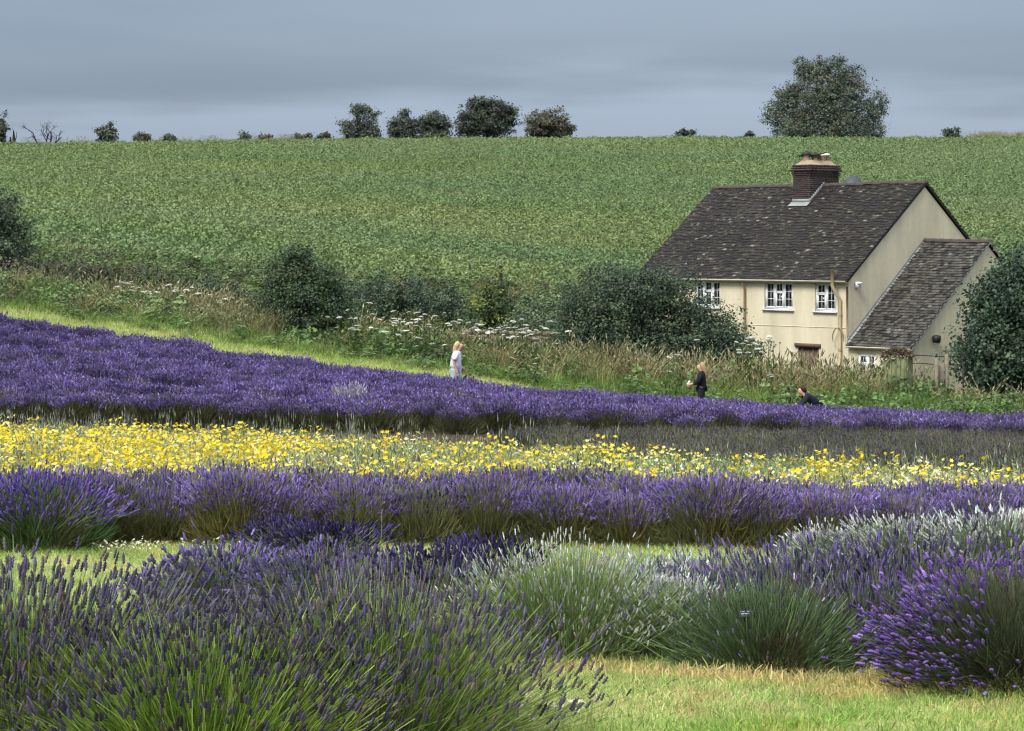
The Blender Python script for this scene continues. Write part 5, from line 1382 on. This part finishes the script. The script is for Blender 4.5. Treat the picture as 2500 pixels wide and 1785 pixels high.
fg3 = lavender_meshes('fore_c', 752, 0.95, 0.88, 2800, 0, FGF, FGS + FGS2, [s(100, 130, 56), s(84, 114, 50)], 92, (0.064, 0.0092), 0.0042, 4600, 0.2, 0.0055, 0.72, 0.08, rag=0.13, arc=(-0.5, 0.45), upr=0.75, low_bare=0.75, tilt=(0.12, 0))
bush_at('lavender_bush', 'tall dark-spiked lavender bush in the bottom left corner', 60, 9.75, fg1, 0.4, (1, 1, 0.86))
bush_at('lavender_bush', 'foreground lavender bush with bright green stems, below the grass patch', 500, 9.35, fg2, 1.3, (1, 1, 0.77))
bush_at('lavender_bush', 'large foreground lavender bush spilling onto the grass at its right', 900, 9.85, fg3, 2.6, (0.88, 0.9, 0.84))
bush_at('lavender_bush', 'foreground lavender bush behind the two large ones, spikes to centre', 760, 10.6, fg1, 3.6, (0.9, 0.8, 0.60))

# ------------------------------------------------------------------ white umbel flowers in the verge
rng = np.random.default_rng(91)
def umbel_meshes(seed):
    r = np.random.default_rng(seed)
    b = Buf(); n = 16
    for i in range(n):
        a = 2.4 * i; q = 0.105 * math.sqrt((i + 0.5) / n)
        c = (q * math.cos(a), q * math.sin(a), 0.05 - 2.2 * q * q + r.normal(0, 0.006)); d = 0.03
        V = [(c[0], c[1], c[2] + 0.012)] + [(c[0] + d * math.cos(k * PI / 3), c[1] + d * math.sin(k * PI / 3), c[2]) for k in range(6)]
        b.add(V, [(0, 1 + k, 1 + (k + 1) % 6) for k in range(6)], s(236, 236, 226) * r.uniform(0.85, 1.0))
    rays = Buf()
    for i in range(n):
        a = 2.4 * i; q = 0.105 * math.sqrt((i + 0.5) / n)
        rays.tube([(0, 0, -0.10), (q * math.cos(a), q * math.sin(a), 0.045 - 2.2 * q * q)], 0.003, 3, s(120, 136, 84), cap=False)
    return b.mesh('umbel', M_PETAL), rays.mesh('rays', M_WEED)
UM = [umbel_meshes(k) for k in range(3)]
def stem_mesh():
    b = Buf(); b.tube([(0, 0, 0), (0.02, 0.01, 0.5), (0, 0, 1.0)], [0.012, 0.010, 0.007], 5, s(112, 130, 76)); return b.mesh('umbel_stem', M_WEED)
USTEM = stem_mesh()
lf_ = Buf(); rr_ = np.random.default_rng(2)
nn = 26
place(lf_, LEAF[0], LEAF[1], frames(rr_.normal(size=(nn, 3)) + (0, 0, 0.4), rr_), np.stack([rr_.normal(0, 0.06, nn), rr_.normal(0, 0.06, nn), rr_.uniform(0.1, 0.7, nn)], 1), np.tile([0.07, 0.07, 0.14], (nn, 1)), pick(rr_, MID, nn))
ULEAF = lf_.mesh('umbel_leaves', M_WEED)
spots = []
def cloud(n, pts, sx, sy, Y0, Y1, grp):
    for _ in range(n):
        c = pts[rng.integers(0, len(pts))]
        spots.append((c[0] + rng.normal(0, sx), c[1] + rng.normal(0, sy), rng.uniform(Y0, Y1), grp))
cloud(84, [(880, 765), (960, 775), (1000, 785), (1040, 780), (1100, 780), (1180, 805), (1230, 795), (1260, 812), (1330, 815), (1290, 808)], 34, 12, 71.5, 74.5, 0)
cloud(20, [(1000, 820), (900, 800), (1080, 840), (860, 790)], 40, 12, 70.5, 71.5, 0)
cloud(40, [(300, 702), (365, 712), (400, 710), (440, 715), (540, 735), (580, 740), (600, 755)], 20, 7, 74, 77, 1)
cloud(7, [(110, 700), (200, 735), (60, 720)], 40, 10, 72, 75, 1)
cloud(22, [(1830, 832), (1860, 838), (1885, 845), (1840, 860), (1800, 850)], 16, 8, 71, 73, 2)
cloud(9, [(1700, 830), (1640, 905), (1830, 912), (1890, 925), (1310, 880), (1660, 870), (1940, 860)], 8, 6, 68.2, 70.0, 2)
labs = ['white umbel flower on a tall stem before the rail fence', 'white umbel flower on a tall stem left of the round bush', 'white umbel flower among the hay grass below the cottage']
grps = ['white umbels before the rail fence', 'white umbels left of the round bush', 'white umbels below the cottage']
for (px_, py__, Y_, g) in spots:
    x = wx(px_, Y_); z0 = gz(x, Y_); z1 = wz(py__, Y_); h = z1 - z0
    if h < 0.25: h = 0.25
    if h > 2.4: continue
    t = thing('umbel_plant', labs[g], 'flower', (x, Y_, z0), rng.uniform(0, 6.28), grps[g])
    o = obj('stem', USTEM, t); o.scale = (1, 1, h - 0.05)
    k = int(rng.integers(0, 3)); q = rng.uniform(0.55, 1.15)
    hd = obj('flower_head', UM[k][0], t, (0, 0, h)); hd.scale = (q, q, q); hd.rotation_euler = (rng.normal(0, 0.15), rng.normal(0, 0.15), 0)
    ry = obj('rays', UM[k][1], t, (0, 0, h)); ry.scale = (q, q, q); ry.rotation_euler = hd.rotation_euler
    o = obj('leaves', ULEAF, t); o.scale = (1, 1, h * 0.9)

# ------------------------------------------------------------------ small daisies in the lawn
dz_ = [flower_proto('daisy_%d' % k, 560 + k, 3, 0.07, 0.06, 0.014, [s(240, 240, 236)], SG, s(230, 200, 60)) for k in range(2)]
pts = []
for (px0, px1, py0, py1, n) in ((1180, 1430, 1735, 1784, 34), (260, 720, 1345, 1366, 40), (240, 420, 1348, 1362, 20)):
    for _ in range(n):
        a, c = rng.uniform(px0, px1), rng.uniform(py0, py1)
        Yd = 1.745 / ((c - HOR) / F_PX - 0.0525); pts.append((wx(a, Yd), Yd))
P = np.array(pts); n = len(P)
scatter('daisies', dz_, xyz(P), euler_up(rng, n, 0.1), rng.uniform(0.8, 1.5, (n, 1)) * np.ones((1, 3)), rng.integers(0, 2, n), 'tiny white daisies dotted in the mown grass', 'daisies')

# ------------------------------------------------------------------ plant labels
M_SLATE = solid_mat('slate_label', s(70, 76, 86), 0.5, 0.2, 20)
M_WHITEP = solid_mat('white_marks', s(206, 210, 214), 0.5, 0.05, 5)
def plant_label(label, px, py, Y, w, h, tilt, rz, mat):
    x = wx(px, Y); z0 = gz(x, Y); z1 = wz(py, Y)
    t = thing('plant_label', label, 'plant label', (x, Y, z0 - 0.05), rz)
    hh = z1 - z0 + 0.05
    b = Buf(); b.box((0, 0.012, hh / 2), (0.012, 0.008, hh)); obj('stake', b.mesh('stake', M_DARK), t)
    b = Buf(); R = np.array(Matrix.Rotation(tilt, 3, 'X')); b.box((0, 0, hh), (w, 0.006, h), (0.5,) * 3, R); pl = obj('plate', b.mesh('plate', mat), t)
    b = Buf(); rr = random.Random(px)
    for k in range(2):
        xx = -w * 0.42
        while xx < w * 0.35 - k * w * 0.2:
            l = rr.uniform(0.004, 0.009)
            c = R @ np.array([xx + l / 2, -0.0045, h * (0.22 - 0.3 * k)])
            b.box(c + np.array([0, 0, hh]), (l, 0.0015, h * 0.11), (0.5,) * 3, R); xx += l + 0.003
    obj('lettering', b.mesh('lettering', M_WHITEP), pl)
plant_label('small slate plant label with faint white writing in the grey-green bush', 1822, 1498, 12.36, 0.09, 0.05, -0.9, 0.35, M_SLATE)
plant_label('small white-marked plant label at the foot of the white lavender', 1212, 1482, 12.3, 0.07, 0.045, -0.8, -0.2, M_SLATE)

# ------------------------------------------------------------------ people
def skin_obj(name, V, E, Rad, mat, parent=None, sub=2, root=0):
    me = bpy.data.meshes.new(name); me.from_pydata(V, E, []); me.materials.append(mat)
    o = obj(name, me, parent)
    md = o.modifiers.new('skin', 'SKIN'); md.use_smooth_shade = True
    for i, r in enumerate(Rad):
        sv = me.skin_vertices[0].data[i]; sv.radius = r if isinstance(r, tuple) else (r, r); sv.use_root = (i == root)
    sb = o.modifiers.new('sub', 'SUBSURF'); sb.levels = sub; sb.render_levels = sub
    return o
def cloth_mat(name, c): return solid_mat(name, c, 0.85, 0.15, 14, 0.2)
M_SKIN = solid_mat('skin', s(206, 156, 134), 0.55, 0.08, 10)
M_BLOND = solid_mat('blond_hair', s(214, 188, 142), 0.6, 0.4, 24)
M_BLOND2 = solid_mat('dark_blond_hair', s(188, 160, 116), 0.6, 0.45, 24)
M_BROWNH = solid_mat('dark_hair', s(48, 38, 34), 0.6, 0.3, 24)
def person(label, px, Y, rz, joints, hair, clothes, extra=None, scale=1.0, dz=0.0):
    """joints: dict of body joints in metres, x = the way the person faces"""
    x = wx(px, Y); z = gz(x, Y) + dz
    t = thing('person', label, 'person', (x, Y, z), rz); t.scale = (scale,) * 3
    J = joints
    order = ['pelvis', 'waist', 'chest', 'neck', 'chin', 'head', 'crown', 'nose', 'shl', 'ell', 'wrl', 'hal', 'shr', 'elr', 'wrr', 'har', 'hil', 'knl', 'anl', 'tol', 'hir', 'knr', 'anr', 'tor']
    R = {'pelvis': (0.115, 0.085), 'waist': (0.095, 0.075), 'chest': (0.12, 0.09), 'neck': 0.055, 'chin': (0.065, 0.07), 'head': (0.078, 0.095), 'crown': (0.06, 0.07), 'nose': 0.018,
         'shl': 0.055, 'ell': 0.04, 'wrl': 0.028, 'hal': 0.034, 'shr': 0.055, 'elr': 0.04, 'wrr': 0.028, 'har': 0.034, 'hil': 0.09, 'knl': 0.06, 'anl': 0.04, 'tol': 0.035, 'hir': 0.09, 'knr': 0.06, 'anr': 0.04, 'tor': 0.035}
    ed = [('pelvis', 'waist'), ('waist', 'chest'), ('chest', 'neck'), ('neck', 'chin'), ('chin', 'head'), ('head', 'crown'), ('head', 'nose'), ('chest', 'shl'), ('shl', 'ell'), ('ell', 'wrl'), ('wrl', 'hal'),
          ('chest', 'shr'), ('shr', 'elr'), ('elr', 'wrr'), ('wrr', 'har'), ('pelvis', 'hil'), ('hil', 'knl'), ('knl', 'anl'), ('anl', 'tol'), ('pelvis', 'hir'), ('hir', 'knr'), ('knr', 'anr'), ('anr', 'tor')]
    ix = {k: i for i, k in enumerate(order)}
    V = [J[k] for k in order]; Rd = [R[k] for k in order]
    E = [(ix[a], ix[c]) for a, c in ed]
    # five fingers on each hand
    for side in 'lr':
        h = np.array(J['ha' + side]); w_ = np.array(J['wr' + side]); d = h - w_; d /= np.linalg.norm(d) + 1e-9
        sdv = np.cross(d, (0, 1, 0.2)); sdv /= np.linalg.norm(sdv) + 1e-9
        for k in range(5):
            o_ = sdv * (k - 1.5) * 0.018 if k < 4 else sdv * -0.045
            ln = (0.06, 0.072, 0.068, 0.052, 0.04)[k]
            V.append(tuple(h + o_ + d * 0.03)); Rd.append(0.009); V.append(tuple(h + o_ * 1.15 + d * (0.03 + ln) + np.array([0, 0, -0.012]))); Rd.append(0.007)
            E += [(ix['ha' + side], len(V) - 2), (len(V) - 2, len(V) - 1)]
    skin_obj('body', V, E, Rd, M_SKIN, t, 2, 0)
    # eyes and mouth
    hd = np.array(J['head']); no = np.array(J['nose']); fw = no - hd; fw /= np.linalg.norm(fw); up = np.array(J['crown']) - np.array(J['chin']); up /= np.linalg.norm(up); rt = np.cross(fw, up)
    for sg in (-1, 1):
        b = Buf(); c = hd + fw * 0.078 + rt * sg * 0.032 + up * 0.012; b.lathe([(0.001, -0.008), (0.011, 0.0), (0.001, 0.008)], 6, c); obj('eye', b.mesh('eye', M_BROWNH), t)
    b = Buf(); c = hd + fw * 0.078 - up * 0.06; b.box(c, (0.012, 0.04, 0.01)); obj('mouth', b.mesh('mouth', cloth_mat('lip', s(168, 96, 90))), t)
    for nm, VV, EE, RR, mm in clothes + hair: skin_obj(nm, VV, EE, RR, mm, t, 2, 0)
    if extra: extra(t, J)
    return t
chain = lambda n: [(i, i + 1) for i in range(n - 1)]
# 1: woman walking right, white top
J = dict(pelvis=(0, 0, 0.92), waist=(0.03, 0, 1.06), chest=(0.06, 0, 1.24), neck=(0.09, 0, 1.40), chin=(0.13, 0, 1.47), head=(0.135, 0, 1.54), crown=(0.12, 0, 1.60), nose=(0.235, 0, 1.52),
         shl=(0.05, 0.17, 1.33), ell=(0.02, 0.22, 1.08), wrl=(0.16, 0.22, 0.92), hal=(0.20, 0.22, 0.87), shr=(0.05, -0.17, 1.33), elr=(0.00, -0.21, 1.08), wrr=(0.07, -0.20, 0.86), har=(0.09, -0.20, 0.79),
         hil=(0.02, 0.09, 0.86), knl=(0.16, 0.09, 0.48), anl=(0.06, 0.09, 0.08), tol=(0.22, 0.09, 0.04), hir=(0, -0.09, 0.86), knr=(-0.02, -0.09, 0.47), anr=(-0.22, -0.09, 0.10), tor=(-0.10, -0.09, 0.04))
MW = cloth_mat('white_cotton', s(238, 240, 248)); MJ = cloth_mat('pale_denim', s(176, 192, 206))
cl = [('shirt', [(0.0, 0, 0.86), (0.02, 0, 1.05), (0.05, 0, 1.22), (0.07, 0, 1.38), (0.05, 0.18, 1.33), (0.03, 0.23, 1.12), (0.05, -0.18, 1.33), (0.02, -0.23, 1.12)], [(0, 1), (1, 2), (2, 3), (2, 4), (4, 5), (2, 6), (6, 7)], [(0.21, 0.185), (0.19, 0.165), (0.17, 0.145), (0.08, 0.09), 0.085, 0.085, 0.085, 0.085], MW),
      ('trousers', [(0, 0, 1.00), (0.02, 0.095, 0.84), (0.16, 0.09, 0.48), (0.07, 0.09, 0.10), (0, -0.095, 0.82), (-0.02, -0.09, 0.47), (-0.21, -0.09, 0.12)], [(0, 1), (1, 2), (2, 3), (0, 4), (4, 5), (5, 6)], [(0.165, 0.14), 0.105, 0.08, 0.065, 0.105, 0.08, 0.065], MJ)]
hr = [('hair', [(0.135, 0, 1.63), (0.075, 0, 1.59), (0.03, 0, 1.50), (-0.01, 0, 1.40), (-0.04, 0, 1.32)], chain(5), [(0.075, 0.06), (0.115, 0.10), (0.115, 0.09), (0.09, 0.07), (0.05, 0.04)], M_BLOND)]
person('person with blond hair in a white top and pale jeans walking right', 1111, 64.4, math.radians(-8), J, hr, cl, scale=1.05)
# 2: woman standing, black clothes, long hair, something white in her hands, facing left
J2 = dict(J); J2.update(pelvis=(0, 0, 0.92), waist=(0, 0, 1.06), chest=(0.0, 0, 1.24), neck=(0.01, 0, 1.41), chin=(0.05, 0, 1.47), head=(0.045, 0, 1.55), crown=(0.03, 0, 1.61), nose=(0.145, 0, 1.54),
          shl=(0, 0.17, 1.34), ell=(0.10, 0.20, 1.10), wrl=(0.30, 0.14, 1.02), hal=(0.36, 0.11, 1.02), shr=(0, -0.17, 1.34), elr=(0.08, -0.20, 1.10), wrr=(0.28, -0.14, 1.00), har=(0.34, -0.11, 1.00),
          hil=(0, 0.09, 0.86), knl=(0.02, 0.09, 0.48), anl=(0, 0.09, 0.08), tol=(0.14, 0.09, 0.04), hir=(0, -0.09, 0.86), knr=(0.01, -0.09, 0.48), anr=(-0.02, -0.09, 0.08), tor=(0.12, -0.09, 0.04))
MB = cloth_mat('black_cotton', s(30, 32, 44))
cl = [('jacket', [(0, 0, 0.76), (0, 0, 1.00), (0, 0, 1.24), (0.01, 0, 1.40), (0, 0.18, 1.34), (0.10, 0.20, 1.10), (0.24, 0.16, 1.04), (0, -0.18, 1.34), (0.08, -0.20, 1.10), (0.22, -0.16, 1.02)], [(0, 1), (1, 2), (2, 3), (2, 4), (4, 5), (5, 6), (2, 7), (7, 8), (8, 9)], [(0.18, 0.15), (0.16, 0.13), (0.185, 0.15), (0.10, 0.10), 0.10, 0.075, 0.06, 0.10, 0.075, 0.06], MB),
      ('trousers', [(0, 0, 1.00), (0, 0.095, 0.84), (0.02, 0.09, 0.48), (0, 0.09, 0.10), (0, -0.095, 0.82), (0.01, -0.09, 0.48), (-0.02, -0.09, 0.10)], [(0, 1), (1, 2), (2, 3), (0, 4), (4, 5), (5, 6)], [(0.165, 0.14), 0.105, 0.085, 0.07, 0.105, 0.085, 0.07], MB)]
hr = [('hair', [(0.05, 0, 1.645), (-0.02, 0, 1.60), (-0.07, 0, 1.48), (-0.12, -0.02, 1.32), (-0.12, -0.04, 1.16)], chain(5), [(0.075, 0.06), (0.115, 0.10), (0.12, 0.08), (0.11, 0.06), (0.05, 0.04)], M_BLOND2),
      ('hair_lock', [(0.03, -0.09, 1.52), (0.03, -0.125, 1.42), (0.05, -0.14, 1.30), (0.06, -0.13, 1.2)], chain(4), [0.035, 0.035, 0.03, 0.015], M_BLOND2)]
p2 = person('person with long blond hair in black standing behind the lavender', 1713, 66.0, math.radians(172), J2, hr, cl, None, 1.02)
hx, hy = wx(1713, 66.0), 66.0
ph = thing('phone', 'small white phone held by the person in black', 'phone', (hx - 0.39, hy - 0.02, gz(hx, hy) + 1.03), 0.3)
b = Buf(); b.box((0, 0, 0.05), (0.075, 0.012, 0.15), (0.5,) * 3, np.array(Matrix.Rotation(0.7, 3, 'Y'))); obj('case', b.mesh('phone_case', M_UPVC), ph)
b = Buf(); b.box((0.004, 0.008, 0.05), (0.066, 0.003, 0.135), (0.5,) * 3, np.array(Matrix.Rotation(0.7, 3, 'Y'))); obj('screen', b.mesh('phone_screen', M_GLASS), ph)
# 3: man crouching, head bent forward, dark clothes
J3 = dict(pelvis=(-0.30, 0, 0.62), waist=(-0.18, 0, 0.72), chest=(-0.02, 0, 0.84), neck=(0.10, 0, 0.94), chin=(0.17, 0, 0.97), head=(0.18, 0, 1.04), crown=(0.16, 0, 1.105), nose=(0.28, 0, 1.02),
          shl=(0.02, 0.19, 0.88), ell=(0.16, 0.24, 0.66), wrl=(0.36, 0.16, 0.60), hal=(0.42, 0.13, 0.59), shr=(0.02, -0.19, 0.88), elr=(0.16, -0.24, 0.66), wrr=(0.36, -0.16, 0.62), har=(0.42, -0.13, 0.61),
          hil=(-0.28, 0.10, 0.58), knl=(0.12, 0.16, 0.48), anl=(-0.14, 0.14, 0.08), tol=(0.02, 0.15, 0.04), hir=(-0.28, -0.10, 0.58), knr=(0.10, -0.16, 0.44), anr=(-0.16, -0.14, 0.08), tor=(0.0, -0.15, 0.04))
MN = cloth_mat('navy_cotton', s(34, 38, 52))
cl = [('jumper', [(-0.28, 0, 0.64), (-0.17, 0, 0.73), (-0.02, 0, 0.85), (0.09, 0, 0.93), (0.02, 0.19, 0.88), (0.16, 0.24, 0.66), (0.30, 0.18, 0.61), (0.02, -0.19, 0.88), (0.16, -0.24, 0.66), (0.30, -0.18, 0.63)], [(0, 1), (1, 2), (2, 3), (2, 4), (4, 5), (5, 6), (2, 7), (7, 8), (8, 9)], [(0.18, 0.15), (0.18, 0.15), (0.19, 0.15), (0.09, 0.09), 0.10, 0.065, 0.05, 0.08, 0.065, 0.05], MN),
      ('trousers', [(-0.30, 0, 0.60), (-0.27, 0.10, 0.58), (0.12, 0.16, 0.48), (-0.13, 0.14, 0.12), (-0.27, -0.10, 0.58), (0.10, -0.16, 0.44), (-0.15, -0.14, 0.12)], [(0, 1), (1, 2), (2, 3), (0, 4), (4, 5), (5, 6)], [(0.16, 0.14), 0.11, 0.085, 0.065, 0.11, 0.085, 0.065], MB)]
hr = [('hair', [(0.20, 0, 1.13), (0.13, 0, 1.10), (0.085, 0, 1.02), (0.08, 0, 0.97)], chain(4), [(0.075, 0.05), (0.11, 0.09), (0.11, 0.08), (0.06, 0.05)], M_BROWNH)]
person('person with dark hair and dark top crouching low behind the lavender', 1972, 65.9, math.radians(176), J3, hr, cl, None, 1.08)
